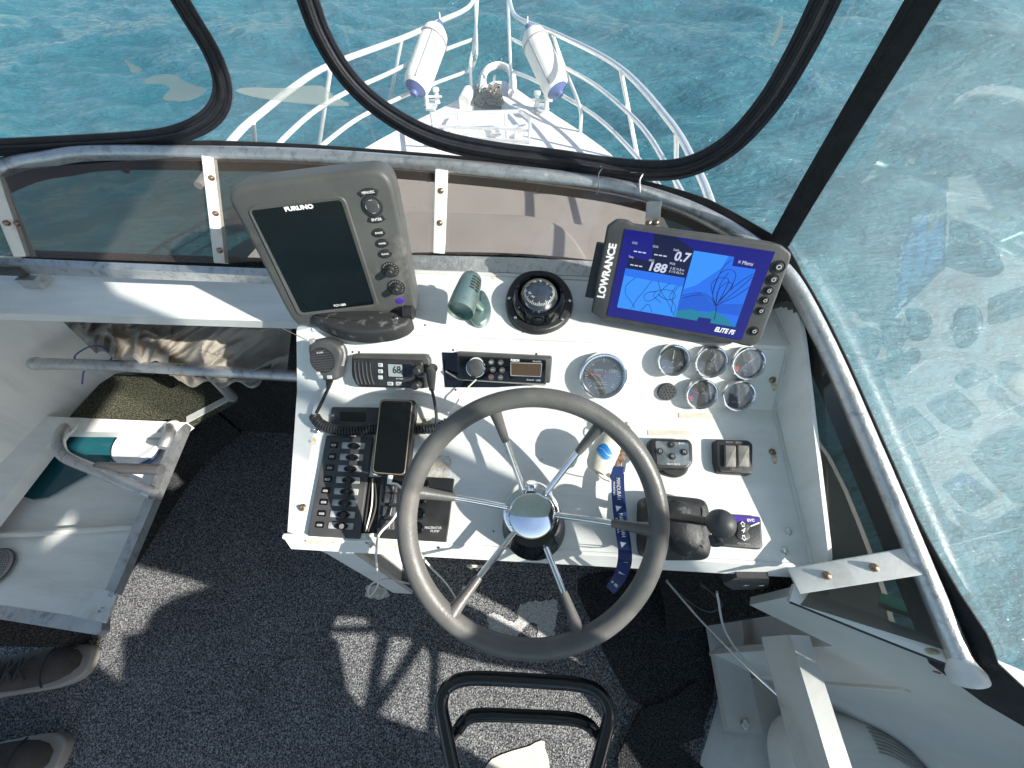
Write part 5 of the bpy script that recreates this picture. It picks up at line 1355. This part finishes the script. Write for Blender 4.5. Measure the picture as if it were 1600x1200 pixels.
# hand rail inside the locker
t = thing('locker_handrail', 'bent alloy handrail standing over the port locker', 'handrail', loc=bz_(100, 670))
z_ = .54
mb = MB(); mb.tube(cat([bz_(102, 668, .5), bz_(94, 680, .535), bz_(92, 698, z_), bz_(104, 715, z_), bz_(150, 735, z_), bz_(190, 752, z_), bz_(240, 772, .53)], 7), .0125, 12); mb.build('tube', alu, t, True)
mb = MB(); mb.tube([bz_(152, 730, z_), bz_(252, 734, z_)], .0125, 10); mb.build('grip_bar', dkgrey, t, True)
mb = MB(); mb.tube(cat([bz_(266, 668, .5), bz_(264, 680, .53), bz_(255, 700, .53)], 5), .0125, 12); mb.build('end_tube', alu, t, True)
mb = MB(); mb.lathe([(.028, 0), (.026, .004), (.014, .008)], 24, bz_(106, 668, .5)); mb.build('flange', gel, t, True)
mb = MB(); mb.lathe([(.022, 0), (.02, .004), (.014, .008)], 24, bz_(267, 668, .5)); mb.build('flange', gel, t, True)
# loudspeaker grille in the locker face
q = bz_(-12, 890, .445); t = thing('speaker_grille', 'round grey perforated speaker grille beside the port locker edge', 'speaker', loc=q)
mb = MB(); mb.lathe([(.043, -.004), (.043, .004), (.04, .008), (0, .012)], 36, q); mb.build('grille', midgrey, t, True)
mb = MB(); mb.tube([q + V((.043 * cos(a / 24 * 2 * pi), .043 * sin(a / 24 * 2 * pi), .003)) for a in range(24)], .0022, 8, True); mb.build('ring', dkgrey, t, True)
for r_ in range(1, 9):
    for k in range(r_ * 6):
        if r_ % 1 == 0 and k % 1 == 0:
            a = 2 * pi * k / (r_ * 6); x_, y_ = r_ * .0048 * cos(a), r_ * .0048 * sin(a)
            if x_ < -.012: continue
            MB().lathe([(.0014, .0), (0, .0004)], 5, q + V((x_, y_, .0122 - (r_ / 8) * .0018))).build('hole', blk, t, True, 0)
# carpeted platform forward of the locker
pl_ = [bz_(u, v, .47) for u, v in ((108, 652), (150, 606), (170, 585), (335, 588), (366, 622), (292, 662))]
t = thing('carpeted_step', 'mossy carpeted step with white edging forward of the port locker', 'step', loc=(pl_[3].x, pl_[3].y, 0))
mb = MB(); mb.slab(pl_, .02, (0, 0, 1)); mb.build('tread', carpetmoss, t, True)
a, b = pl_[5], pl_[4]
mb = MB(); mb.slab([a + V((-.0, 0, .003)), b + V((.0, 0, .003)), b + V((-.008, .018, .003)), a + V((-.01, .02, .003))], .008, (0, 0, 1)); mb.build('edge_trim', gelold, t, True)
# grab tube
t = thing('grab_tube', 'long grey alloy grab tube below the port shelf', 'grab rail', loc=bz_(250, 575, .62))
mb = MB(); mb.tube([bz_(57, 568, .64), bz_(200, 572, .635), bz_(470, 588, .62)], .0145, 14); mb.build('tube', alu, t, True)
mb = MB(); mb.tube(cat([bz_(326, 582, .625), bz_(340, 596, .58), bz_(364, 622, .49)], 5), .0125, 12); mb.build('leg', alu, t, True)
mb = MB(); mb.sphere(bz_(57, 568, .64), .0165, 16, 10); mb.build('end_cap', alu, t, True)
# crumpled canvas stowed under the shelf
t = thing('canvas_bundle', 'crumpled beige canvas cover stuffed under the port shelf', 'canvas cover', loc=bz_(270, 540, .62))
def canvas_piece(outline, d0, d1, seed, nu=46, nv=26, amp=.03):
    (u0, v0), (u1, v1), (u2, v2), (u3, v3) = outline; rs_ = random.Random(seed)
    fo = [(rs_.uniform(2, 9), rs_.uniform(1, 6), rs_.uniform(0, 6), rs_.uniform(.3, 1)) for _ in range(9)]
    G = []
    for j in range(nv + 1):
        for i in range(nu + 1):
            s, q_ = i / nu, j / nv
            u = (u0 * (1 - s) + u1 * s) * (1 - q_) + (u3 * (1 - s) + u2 * s) * q_; v = (v0 * (1 - s) + v1 * s) * (1 - q_) + (v3 * (1 - s) + v2 * s) * q_
            P0 = V((s * 3.0 + q_ * 1.6 + seed, q_ * .55 - s * .45, seed)); wv = noise_.noise_vector(V((s * 1.5, q_ * 1.5, seed))) * .7; h = 1.0 - 1.7 * abs(noise_.noise(P0 + wv)) ** .8 - .9 * abs(noise_.noise(P0 * 2.4 + wv)) - .15 * noise_.noise(P0 * 7)
            ed = min(s, 1 - s, q_, 1 - q_) * 5
            v += 5 * sin(s * 17 + seed) * (q_ if q_ > .7 else 0)
            G.append(dep(u, v, (d0 * (1 - q_) + d1 * q_) - amp * h * min(1, .3 + ed)))
    n = nu + 1
    mb = MB(); mb.add(G, [(j * n + i, j * n + i + 1, (j + 1) * n + i + 1, (j + 1) * n + i) for j in range(nv) for i in range(nu)])
    k = len(mb.v); back = [p + (p - EYE).normalized() * .006 for p in mb.v]
    mb.add(back, [(j * n + i, (j + 1) * n + i, (j + 1) * n + i + 1, j * n + i + 1) for j in range(nv) for i in range(nu)])
    return mb
canvas_piece([(85, 490), (270, 492), (262, 572), (150, 552)], 1.02, .96, 3, 70, 40, amp=.045).build('left_fold', beige, t, True, 50)
canvas_piece([(235, 490), (458, 494), (448, 585), (225, 575)], 1.03, .97, 8, 90, 40, amp=.05).build('main_fold', beige, t, True, 50)
canvas_piece([(235, 560), (425, 568), (405, 602), (280, 600)], 1.0, .98, 5, 60, 16, amp=.025).build('lower_fold', beige, t, True, 50)
mb = MB(); mb.tube(cat([bz_(122, 572, .62), bz_(118, 555, .66), bz_(150, 540, .68), bz_(175, 560, .64), bz_(135, 575, .6), bz_(128, 600, .56)], 6), .0018, 6); tag(mb.build('blue_string', bluefen), 'loop of thin blue string round the grab tube', 'string')

# ================================================================== STARBOARD SIDE
W1 = [V((.425, .1, 0)), V((.55, .045, 0)), V((.66, .0, 0)), V((.8, -.065, 0)), V((.91, -.14, 0)), V((.955, -.3, 0)), V((.97, -1.2, 0))]
w1 = cat(W1, 6)
ztop = lambda p: .715 + .05 * min(1, (p.x - .425) / .2) - .42 * min(1, max(0, (-p.y - .2) / .12))
mb = MB(); mb.strip([V((p.x, p.y, -.008 + .6 * max(0, min(1, (.57 - p.x) / .02)))) for p in w1], [V((p.x + .0, p.y, ztop(p))) for p in w1], -.014)
struct(mb.build('starboard_coaming_wall', wallgrey, smooth=70))
cp_ = thing('coaming_cap', 'white rounded capping along the starboard coaming below the rail foot', 'capping', loc=W1[2] + V((0, 0, .76)))
cap = [V((p.x, p.y + .004, ztop(p) + .006)) for p in w1]
mb = MB(); mb.tube(cap, .016, 12, flat=.55); mb.build('moulding', gel, cp_, True)
mb = MB(); mb.tube([p + V((-.003, -.012, -.004)) for p in cap], .0022, 6); mb.build('black_seam', blk, cp_, True)
p = onz(1456, 1018, .775); mb = MB(); mb.lathe([(.008, 0), (.007, .002), (0, .003)], 14, p, None, 1.3, .5); mb.build('rust_stain', stain, cp_, True)
gA = [onz(1370, 985, .73), onz(1440, 1008, .74), onz(1494, 1026, .75)]; gB = [p + V((.02, .03, -.05)) for p in gA]
mb = MB(); mb.strip([p + V((.015, .03, 0)) for p in gA], [p + V((.05, .05, -.03)) for p in gA], .006); tag(mb.build('green_light_board', greenish), 'green starboard light board showing through the triangular acrylic panel', 'light board')
for (u, v), k_ in (((1464, 1050), .0025), ((1532, 1084), .0035), ((1562, 1099), .0035)):
    r_ = ray(u, v); best = None
    for i in range(len(w1) - 1):
        d_ = w1[i + 1] - w1[i]; n_ = V((-d_.y, d_.x, 0)).normalized(); tt = (w1[i] - EYE).dot(n_) / r_.dot(n_); p = EYE + r_ * tt
        if 0 <= (p - w1[i]).dot(d_) <= d_.dot(d_) and tt > 0: best = (p, n_ if n_.dot(EYE - p) > 0 else -n_)
    if best:
        mb = MB(); mb.lathe([(k_ * 2, -.001), (k_ * 1.8, .0008), (0, .001)], 14, best[0], best[1]); mb.build('rusty_plug', rusty, cp_, True)
ow = cat([V((.675, -.012, 0)), V((.715, .2, 0)), V((.7, .5, 0)), V((.5, .78, 0))], 4)  # added wall outboard, keeps sun off the starboard floor plank
mb = MB(); mb.strip([V((p.x, p.y, -.008)) for p in ow], [V((p.x, p.y, .55)) for p in ow], .01)
struct(mb.build('sun_block_wall', gelold, smooth=60))
# partition and floor plank
t = thing('side_beam', 'white chipped beam running aft from the console foot along the starboard wall', 'beam', loc=(.5, 0, .4))
ZP = .56
x0, x1 = onz(1216, 930, ZP).x, onz(1244, 930, ZP).x
mb = MB(); mb.box(((x0 + x1) / 2, -.055, ZP - .05), (x1 - x0, .23, .1)); mb.build('board', gelold, t, True)
q = onz(1222, 930, ZP); mb = MB(); mb.prism([(q.x - .012 + rs.uniform(-.003, .003) + .034 * s, q.y - .0 + .03 * k - .02 + rs.uniform(-.004, .004)) for s, k in ((0, 0), (.5, -.3), (1, .1), (1, .8), (.5, 1), (0, .9))], ZP - .001, ZP + .0012); mb.build('rust_patch', rusty, t, True)
t = thing('floor_plank', 'white painted plank with a bolt head lying along the starboard floor', 'plank', loc=onz(1160, 1040, .06))
q = [onz(u, v, .06) for u, v in ((1098, 915), (1142, 915), (1192, 1146), (1138, 1142))]
mb = MB(); mb.slab(q, .03, (0, 0, 1)); mb.build('board', wallgrey, t, True)
p = onz(1163, 1131, .061); mb = MB(); mb.lathe([(.012, 0), (.012, .006), (.009, .008), (0, .008)], 6, p); mb.build('bolt', steel, t, True)
# cables running aft
for px_, r_, m_, lab in ((((1042, 908), .71), ((1100, 975), .82), ((1170, 1045), .86), ((1250, 1118), .84)), .0028, steel, 'grey steel-sheathed control cable running aft from under the console') , ((((1120, 925), .72), ((1135, 990), .84), ((1180, 1050), .88), ((1245, 1112), .86)), .0022, wallgrey, 'thin pale cable beside the control cable on the starboard floor'), ((((1095, 912), .7), ((1118, 930), .76), ((1128, 945), .78), ((1110, 955), .8), ((1085, 945), .8), ((1060, 925), .75)), .0028, blk, 'looped black cable under the starboard end of the console'):
    P = cat([dep(*p, d) for p, d in px_], 8); mb = MB(); mb.tube(P, r_, 8); tag(mb.build('cable', m_), lab, 'cable')
# white moulded cowl in the corner
q = dep(1325, 1225, .92); q.z = .118; t = thing('white_cowl', 'white moulded cowl with fine ribs in the starboard corner', 'cowl', loc=V((q.x, q.y, 0)))
RX, RY, RZ = .16, .135, .115
mb = MB(); mb.sphere(q, (RX, RY, RZ), 40, 24)
for v_ in mb.v:
    d = v_ - q; k = (abs(d.x / RX) ** 3 + abs(d.y / RY) ** 3 + abs(d.z / RZ) ** 3) ** (1 / 3); v_ -= d * (1 - 1 / max(k, .3)) * .9
mb.build('shell', gel, t, True, 60)
for k in range(7):
    o_ = k * .011
    P = []
    for j in range(7):
        a = radians(15 + j * 11); dx, dy = (RX - .02 - o_ * .6) * cos(a), (RY - .02 - o_ * .6) * sin(a)
        n3 = (max(0, 1 - abs(dx / RX) ** 3 - abs(dy / RY) ** 3)) ** (1 / 3)
        P.append(q + V((dx, dy, RZ * n3 * 1.0 + .002)))
    mb = MB(); mb.tube(P, .0016, 6); mb.build('rib', midgrey, t, True)

# ================================================================== HELM CHAIR FRAME, SHOES
t = thing('chair_frame', 'black gloss tubular frame of the helm chair with an inner loop', 'chair frame', loc=(.03, -.3, 0))
zc = .46
c1 = [bz_(u, v, zc) for u, v in ((735, 1290), (712, 1215), (694, 1130), (690, 1100), (698, 1075), (722, 1062), (760, 1060), (850, 1065), (905, 1070), (935, 1082), (950, 1105), (949, 1135), (928, 1215), (905, 1290))]
mb = MB(); mb.tube(cat(c1, 7), .0122, 14); mb.build('outer_loop', blktube, t, True)
c2 = [bz_(u, v, zc - .07) for u, v in ((705, 1172), (712, 1145), (728, 1124), (752, 1117), (820, 1119), (890, 1123), (918, 1132), (934, 1150), (936, 1172))]
c2 = [bz_(697, 1165, zc - .01)] + c2[1:-1] + [bz_(940, 1168, zc - .01)]
mb = MB(); mb.tube(cat(c2, 7), .0115, 14); mb.build('inner_loop', blktube, t, True)
for p in (c1[0], c1[-1]):
    mb = MB(); mb.tube(cat([p, p + V((0, -.22, 0)), V((p.x, p.y - .26, .3)), V((p.x, p.y - .26, .002))], 5), .0122, 12); mb.build('leg', blktube, t, True)
mb = MB(); mb.prism(rquad([(c1[0].x - .06, -.42), (c1[-1].x + .06, -.42), (c1[-1].x + .06, -.78), (c1[0].x - .06, -.78)], .06), .46, .54, .02); mb.build('seat', blk, t, True)

def shoe(lab, toe, heel, hang):
    d = (heel - toe); d.z = 0; d.normalize(); s = V((-d.y, d.x, 0)); Ln = .3
    toe = toe + d * .02
    t = thing('sneaker', lab, 'shoe', loc=V((toe.x + d.x * .15, toe.y + d.y * .15, 0)), group='pair of brown sneakers')
    prof = [(0, .012, .02), (.012, .029, .038), (.035, .039, .048), (.07, .044, .056), (.11, .044, .07), (.15, .042, .086), (.2, .04, .108), (.25, .037, .112), (.285, .03, .108), (.3, .012, .095)]
    def sec(x, w, h, z0, n=18, sq=1.0):
        out = []
        for k in range(n):
            a = 2 * pi * k / n; cx_, sy_ = cos(a), sin(a)
            out.append(toe + d * x + s * (w * (abs(cx_) ** .8) * (1 if cx_ > 0 else -1) * (1 - .25 * max(0, sy_))) + V((0, 0, z0 + (h - z0) * (.5 + .5 * sy_))))
        return out
    R_ = [sec(x, w, h, .018) for x, w, h in prof]; n = 18
    vs = [p for r in R_ for p in r]; fs = [(i * n + k, i * n + (k + 1) % n, (i + 1) * n + (k + 1) % n, (i + 1) * n + k) for i in range(len(R_) - 1) for k in range(n)]
    fs += [tuple(range(n)), tuple((len(R_) - 1) * n + k for k in range(n))]
    mb = MB(); mb.add(vs, fs); mb.build('upper', shoem, t, True, 60)
    ol_ = [toe + d * (x - .004) + s * (w + .006) for x, w, h in prof] + [toe + d * (x - .004) - s * (w + .006) for x, w, h in prof[::-1]]
    mb = MB(); mb.prism([(p.x, p.y) for p in cat(ol_, 3, True)], .0005, .026, .006); mb.build('sole', sole, t, True)
    mb = MB(); mb.tube(cat([toe + d * .07 + s * .047 + V((0, 0, .03)), toe + d * .062 + s * .03 + V((0, 0, .055)), toe + d * .06 + V((0, 0, .0635)), toe + d * .062 - s * .03 + V((0, 0, .055)), toe + d * .07 - s * .047 + V((0, 0, .03))], 5), .0025, 6); mb.build('toe_seam', lace, t, True)
    for k in range(6):
        x = .09 + k * .022; z = .077 + k * .0068
        for sg in (1, -1):
            mb = MB(); mb.tube(cat([toe + d * x + s * .026 * sg + V((0, 0, z - .012)), toe + d * (x + .008) + V((0, 0, z + .006)), toe + d * (x + .02) - s * .026 * sg + V((0, 0, z - .004))], 4), .0036, 6); mb.build('lace', lace, t, True)
    return t
shoe('brown sneaker with black laces beside the locker corner', onz(148, 1030, .03), onz(-40, 1068, .03), 0)
shoe('brown sneaker with black laces farther from the locker', onz(104, 1178, .03), onz(-60, 1205, .03), 0)

# ================================================================== BOW: rails, fenders, fittings
BR = .4
def rz(u, v, z=BR): return onz(u, v, z)
bowr = thing('bow_rail', 'white tubular bow rail round the foredeck with three bars and stanchions', 'bow rail', loc=(.4, 3.8, DZ))
def tb(name, pts, r=.0155): mb = MB(); mb.tube(cat(pts, 6), r, 10); return mb.build(name, railw, bowr, True)
# starboard
tb('top_bar', [rz(792, -30), rz(799, 12), rz(812, 30), rz(850, 45), rz(880, 58), rz(930, 82), rz(970, 107), rz(1005, 140), rz(1040, 182), rz(1062, 212), rz(1082, 250), rz(1104, 298), rz(1130, 380)], .019)
tb('middle_bar', [rz(797, 60, .2), rz(835, 78, .2), rz(885, 107, .2), rz(930, 133, .2), rz(975, 170, .2), rz(1010, 207, .2), rz(1040, 255, .2), rz(1065, 300, .2)])
tb('lower_bar', [rz(802, 112, .02), rz(840, 128, .02), rz(910, 168, .02), rz(950, 198, .02), rz(995, 245, .02), rz(1030, 290, .02)])
for a, b in (((862, 50), (907, 206)), ((970, 110), (998, 255)), ((1057, 208), (1056, 300))):
    top_ = rz(*a); ft = onz(*b, DZ)
    if a == (862, 50): tb('stanchion', [top_, rz(882, 106, .2), rz(906, 168, .02), ft], .015)
    else: tb('stanchion', [top_, top_.lerp(ft, .5), ft], .015)
# bow uprights
tb('stanchion', [rz(793, -30), rz(795, 40, .28), rz(800, 152, DZ)], .016)
tb('stanchion', [rz(748, -30), rz(742, 62, .2), rz(735, 100, .08), rz(737, 150, DZ)], .016)
tb('stanchion', [rz(741, -20), rz(745, 70, .2), rz(742, 95, .08), rz(737, 110, .0)], .013)
# port
tb('top_bar', [rz(748, -25), rz(738, 4), rz(722, 18), rz(690, 32), rz(640, 55), rz(595, 72), rz(540, 92), rz(495, 112), rz(450, 143), rz(410, 175), rz(380, 200), rz(350, 235), rz(310, 290)], .019)
tb('middle_bar', [rz(738, 62, .2), rz(700, 76, .2), rz(650, 95, .2), rz(600, 118, .2), rz(540, 145, .2), rz(490, 175, .2), rz(445, 215, .2), rz(420, 245, .2)])
tb('lower_bar', [rz(735, 110, .02), rz(675, 132, .02), rz(620, 155, .02), rz(560, 185, .02), rz(510, 222, .02), rz(480, 250, .02)])
for a, b in (((516, 110), (498, 232)), ((395, 190), (398, 226)), ((628, 60), (606, 172))):
    top_ = rz(*a); ft = onz(*b, DZ if a[0] > 500 else .15); tb('stanchion', [top_, top_.lerp(ft, .5), ft], .015)

def fender(lab, t0, t1, zt, zb, r):
    a, b = onz(*t0, zt), onz(*t1, zb); L = (b - a).length; ax = (b - a).normalized()
    t = thing('fender', lab, 'fender', loc=b, group='fenders hung in the bow rail')
    e = .1 * L
    mb = MB(); mb.lathe([(r * .62, .1 * L), (r * .9, .16 * L), (r, .24 * L), (r, .8 * L), (r * .95, .86 * L), (r * .8, .9 * L)], 28, a, ax); mb.build('body', fenw, t, True)
    mb = MB(); mb.lathe([(r * .2, 0), (r * .25, .03 * L), (r * .45, .07 * L), (r * .7, .115 * L)], 24, a, ax); mb.build('top_end', bluefen, t, True)
    mb = MB(); mb.lathe([(r * .8, .9 * L), (r * .55, .925 * L), (r * .3, .95 * L), (r * .25, .985 * L), (0, .985 * L)], 24, a, ax); mb.build('bottom_end', bluefen, t, True)
    vn = (EYE - a); vn = (vn - ax * vn.dot(ax)).normalized(); sd = ax.cross(vn)
    for k in (.25,):
        mb = MB(); mb.tube([a + ax * L * .26 + (vn * cos(q) + sd * sin(q)) * (r + .004) for q in [2 * pi * i / 28 for i in range(28)]], .007, 6, True); mb.build('strap', midgrey, t, True)
    mb = MB(); mb.tube([a + ax * L * .26 + (vn * .94 + sd * .3) * (r + .004), a + ax * L * .86 + (vn * .94 + sd * .3) * (r + .003)], .006, 6); mb.build('strap', midgrey, t, True)
    mb = MB(); mb.tube([a + V((0, 0, .06)), a, a + ax * .02], .006, 6); mb.build('lanyard', fenw, t, True)
fender('weathered white fender with blue ends in the port bow rail', (688, 34), (645, 150), .42, .06, .115)
fender('weathered white fender with blue ends in the starboard bow rail', (824, 40), (876, 152), .42, .06, .115)

# bow roller, chain locker, windlass, bollards, rack
q = onz(775, 128, DZ); t = thing('bow_roller', 'white arched bow roller cover at the tip of the foredeck', 'bow roller', loc=q)
pts = [onz(u, v, DZ + .02) for u, v in ((755, 142), (754, 122), (762, 108), (778, 103), (794, 108), (801, 122), (800, 148))]
mb = MB(); mb.tube(cat(pts, 5), .05, 10, flat=.7); mb.build('arch', deckw, t, True)
t = thing('chain_locker', 'open chain locker full of rusty anchor chain at the bow', 'chain locker', loc=onz(760, 155, DZ))
bq = [onz(u, v, DZ + .012) for u, v in ((742, 138), (782, 135), (784, 174), (740, 172))]
mb = MB(); mb.slab(bq, .01, (0, 0, 1)); mb.build('well', dkgrey, t, True)
rc = random.Random(5)
for k in range(70):
    a, b = rc.random(), rc.random() * .8; p = bq[0].lerp(bq[1], a).lerp(bq[3].lerp(bq[2], a), b * .95 + .1) + V((0, 0, .02 + rc.random() * .02))
    th = rc.random() * 6.3; tl_ = rc.uniform(-.6, .6); d = V((cos(th), sin(th), tl_)).normalized(); s_ = d.orthogonal().normalized()
    MB().tube([p + d * (.028 * cos(i / 8 * 2 * pi)) + s_ * (.017 * sin(i / 8 * 2 * pi)) for i in range(8)], .0055, 5, True).build('chain_link', chain, t, True)
for u in (750, 770):
    mb = MB(); mb.tube([onz(u, 140, DZ + .03), onz(u + 3, 118, DZ + .1)], .012, 8); mb.build('guide', railw, t, True)
q = onz(727, 168, DZ); t = thing('windlass', 'white drum windlass beside the chain locker', 'windlass', loc=q)
mb = MB(); mb.lathe([(.05, 0), (.055, .02), (.055, .17), (.045, .2), (.02, .205), (0, .205)], 24, q + V((0, -.05, .07)), V((.15, 1, .1))); mb.build('drum', deckw, t, True)
mb = MB(); mb.box(q + V((0, .02, .035)), (.09, .14, .07)); mb.build('base', gelold, t, True)
for (u, v), lab in (((676, 166), 'twin-post white bollard on the port foredeck'), ((846, 172), 'twin-post white bollard on the starboard foredeck')):
    q = onz(u, v, DZ); t = thing('bollard', lab, 'bollard', loc=q, group='bollards on the foredeck')
    sg = 1 if u > 700 else -1
    mb = MB(); mb.box(q + V((0, 0, .01)), (.09, .22, .02)); mb.build('base', railw, t, True)
    for k in (-1, 1):
        pp_ = q + V((.045 * k, -.03 * k * sg, .02)); mb = MB(); mb.lathe([(.03, 0), (.022, .02), (.022, .085), (.034, .1), (.03, .12), (0, .125)], 16, pp_); mb.build('post', railw, t, True)
    mb = MB(); mb.tube([q + V((-.1, .0, .08)), q + V((.1, 0, .08))], .011, 8); mb.build('cross_pin', railw, t, True)
q = onz(755, 215, DZ); t = thing('deck_rack', 'pale stainless rack frame standing over the foredeck hatch', 'rack', loc=q)
zr_ = DZ + .2
R4 = [onz(u, v, zr_) for u, v in ((672, 178), (812, 174), (828, 186), (826, 222), (680, 214))]
mb = MB(); mb.tube(R4, .016, 8, True); mb.build('top_frame', railw, t, True)
for u, v in ((716, 180), (790, 178), (748, 205), (806, 205), (684, 212)):
    a = onz(u, v, zr_); mb = MB(); mb.tube([a, V((a.x, a.y - .0, DZ))], .014, 8); mb.build('leg', railw, t, True)
mb = MB(); mb.tube([onz(674, 197, zr_), onz(828, 204, zr_)], .012, 8); mb.build('cross_bar', railw, t, True)
mb = MB(); mb.tube([onz(700, 205, zr_ - .05), onz(830, 196, zr_ - .05)], .012, 8); mb.build('cross_bar', railw, t, True)
t = thing('deck_hatch', 'white square foredeck hatch lid under the rack', 'hatch', loc=onz(755, 205, DZ))
hq_ = [onz(u, v, DZ) for u, v in ((706, 186), (800, 184), (822, 214), (690, 214))]
mb = MB(); mb.prism(rquad([(p.x, p.y) for p in hq_], .06), DZ + .001, DZ + .05, .015); mb.build('lid', gel, t, True)
for u in (725, 775):
    p = onz(u, 212, DZ + .05); mb = MB(); mb.box(p + V((0, 0, .008)), (.09, .05, .016)); mb.build('hinge', railw, t, True)

# ================================================================== HARD TOP over the helm (above the frame): inferred from the screens, height tuned for its shade
t = thing('hard_top', 'white moulded hard top over the helm carrying the clear screens', 'roof', loc=(-.38, -.2, TOPZ))
rp = [(p.x + n.x * .05, p.y + n.y * .05) for p, n in wall[::4]]
rp = [(-1.42, -1.3)] + rp + [(1.02, -1.3)]
mb = MB(); mb.prism(rp, TOPZ - .012, TOPZ + .05, .02); mb.build('canopy', gel, t, True)
for x, y in ((-1.36, -1.2), (.95, -1.2)):
    mb = MB(); mb.tube([V((x, y, 0)), V((x, y, TOPZ - .01))], .018, 10); mb.build('post', alu, t, True)

# added sheet aft of the clears, out of view: openings shape the sun patches
XC = .985
t = thing('sun_mask_sheet', 'added black sheet aft of the clear side screen, cut to shape the sun patches', 'curtain', loc=(XC, -.8, .5))
def thru(px, z=0):
    out = []
    for u, v in px:
        p = onz(u, v, z); k = (XC - p.x) / sdir.x; q = p + sdir * k; out.append(V((q.y, q.z, 0)))
    return out
outer = [V((-.31, .345, 0)), V((-1.3, .345, 0)), V((-1.3, TOPZ - .013, 0)), V((-.45, TOPZ - .013, 0)), V((-.43, 1.5, 0)), V((-.31, 1.42, 0))]
holes = [thru([(505, 962), (575, 968), (575, 976), (508, 978)]),
         thru([(514, 990), (588, 990), (578, 1040), (566, 1106), (545, 1080), (535, 1030), (530, 1002)]),
         thru([(612, 996), (644, 999), (618, 1045), (594, 1075)]),
         thru([(664, 1010), (672, 1030), (664, 1142), (594, 1116)]),
         thru([(688, 1020), (770, 1040), (850, 1052), (905, 1080), (945, 1130), (985, 1190), (1000, 1235), (860, 1240), (714, 1164), (683, 1148)]),
         thru([(195, 880), (262, 897), (325, 915), (275, 930), (240, 950), (222, 985), (190, 992), (188, 1062), (150, 1035)]),
         thru([(27, 800), (117, 802), (108, 831), (64, 863), (-20, 835)], .45)]
lo_y = min(p.x for h in holes for p in h); 0 and print('curtain', lo_y, [(round(min(p.x for p in h), 2), round(max(p.x for p in h), 2), round(min(p.y for p in h), 2), round(max(p.y for p in h), 2)) for h in holes])
polys = [outer] + holes
flat = [p for pl in polys for p in pl]
tri = geom_.tessellate_polygon(polys)
mb = MB(); mb.add([V((XC, p.x, p.y)) for p in flat], tri); mb.build('canvas', canvasblk, t, True, 0)
mb = MB(); mb.tube([V((XC, -.31, .35)), V((XC, -.31, 1.42)), V((XC, -.43, 1.5)), V((XC, -.45, TOPZ - .013))], .006, 8); mb.build('mask_edge', canvasblk, t, True)

# rust bleeding from screws and scuffs on the console paint
rs = random.Random(21)
for P_, u, v, w_, h_ in ((PL, 1210, 716, 7, 12), (PM, 1209, 603, 6, 9), (PL, 474, 797, 7, 7), (PT, 774, 433, 8, 5), (PT, 1208, 488, 5, 7), (PL, 490, 690, 5, 8)):
    f = seat(P_, u, v); c = [(u + w_ * cos(a) * rs.uniform(.5, 1), v + h_ * sin(a) * rs.uniform(.5, 1)) for a in [2 * pi * k / 12 for k in range(12)]]
    mb = MB(); mb.prism(pp(f, c), .0002, .0005); tow(mb, f).build('rust_stain', stain, con, True)
for k in range(26):
    P_ = (PL, PM, PT)[k % 3]; u = rs.uniform(520, 1180); v = {PL: rs.uniform(660, 850), PM: rs.uniform(535, 620), PT: rs.uniform(450, 505)}[P_]
    f = seat(P_, u, v); r_ = rs.uniform(.8, 2.2); c = [(u + r_ * rs.uniform(.5, 1.6) * cos(a), v + r_ * rs.uniform(.4, 1.1) * sin(a)) for a in [2 * pi * j / 8 for j in range(8)]]
    mb = MB(); mb.prism(pp(f, c), .0001, .0004); tow(mb, f).build('paint_chip', worn, con, True)

# pale glue and repair marks on the vinyl
residue = clear_mat('glue_haze', (.95, .95, .93), .42, .0, .3, (.78, .8, .74))
for lab, px in (('small pale triangular glue mark on the port zip window', [(195, 94), (204, 99), (222, 109), (207, 114), (202, 106)]),
                ('curved pale glue smear on the port zip window', [(222, 131), (235, 120), (258, 116), (276, 119), (290, 128), (312, 136), (322, 143), (300, 156), (270, 158), (254, 153), (266, 138), (250, 131)]),
                ('long pale repair strip across the vinyl to port of the big window', [(368, 142), (390, 137), (440, 138), (500, 134), (520, 150), (545, 165), (470, 162), (400, 152)]),
                ('thin pale glue streak on the vinyl at the starboard side of the big window', [(1218, 30), (1222, 26), (1221, 44), (1212, 66), (1204, 72), (1212, 50)])):
    c = [V((u, v, 0)) for u, v in px]; P = [onwall(p.x, p.y, .003) for p in cat(c, 3, True)]
    P = [h for h in P if h]
    n = sum((h[2] for h in P), V((0, 0, 0))).normalized()
    mb = MB(); mb.slab([h[1] for h in P], .0006, -n); tag(mb.build('vinyl_mark', residue, smooth=0), lab, 'mark')
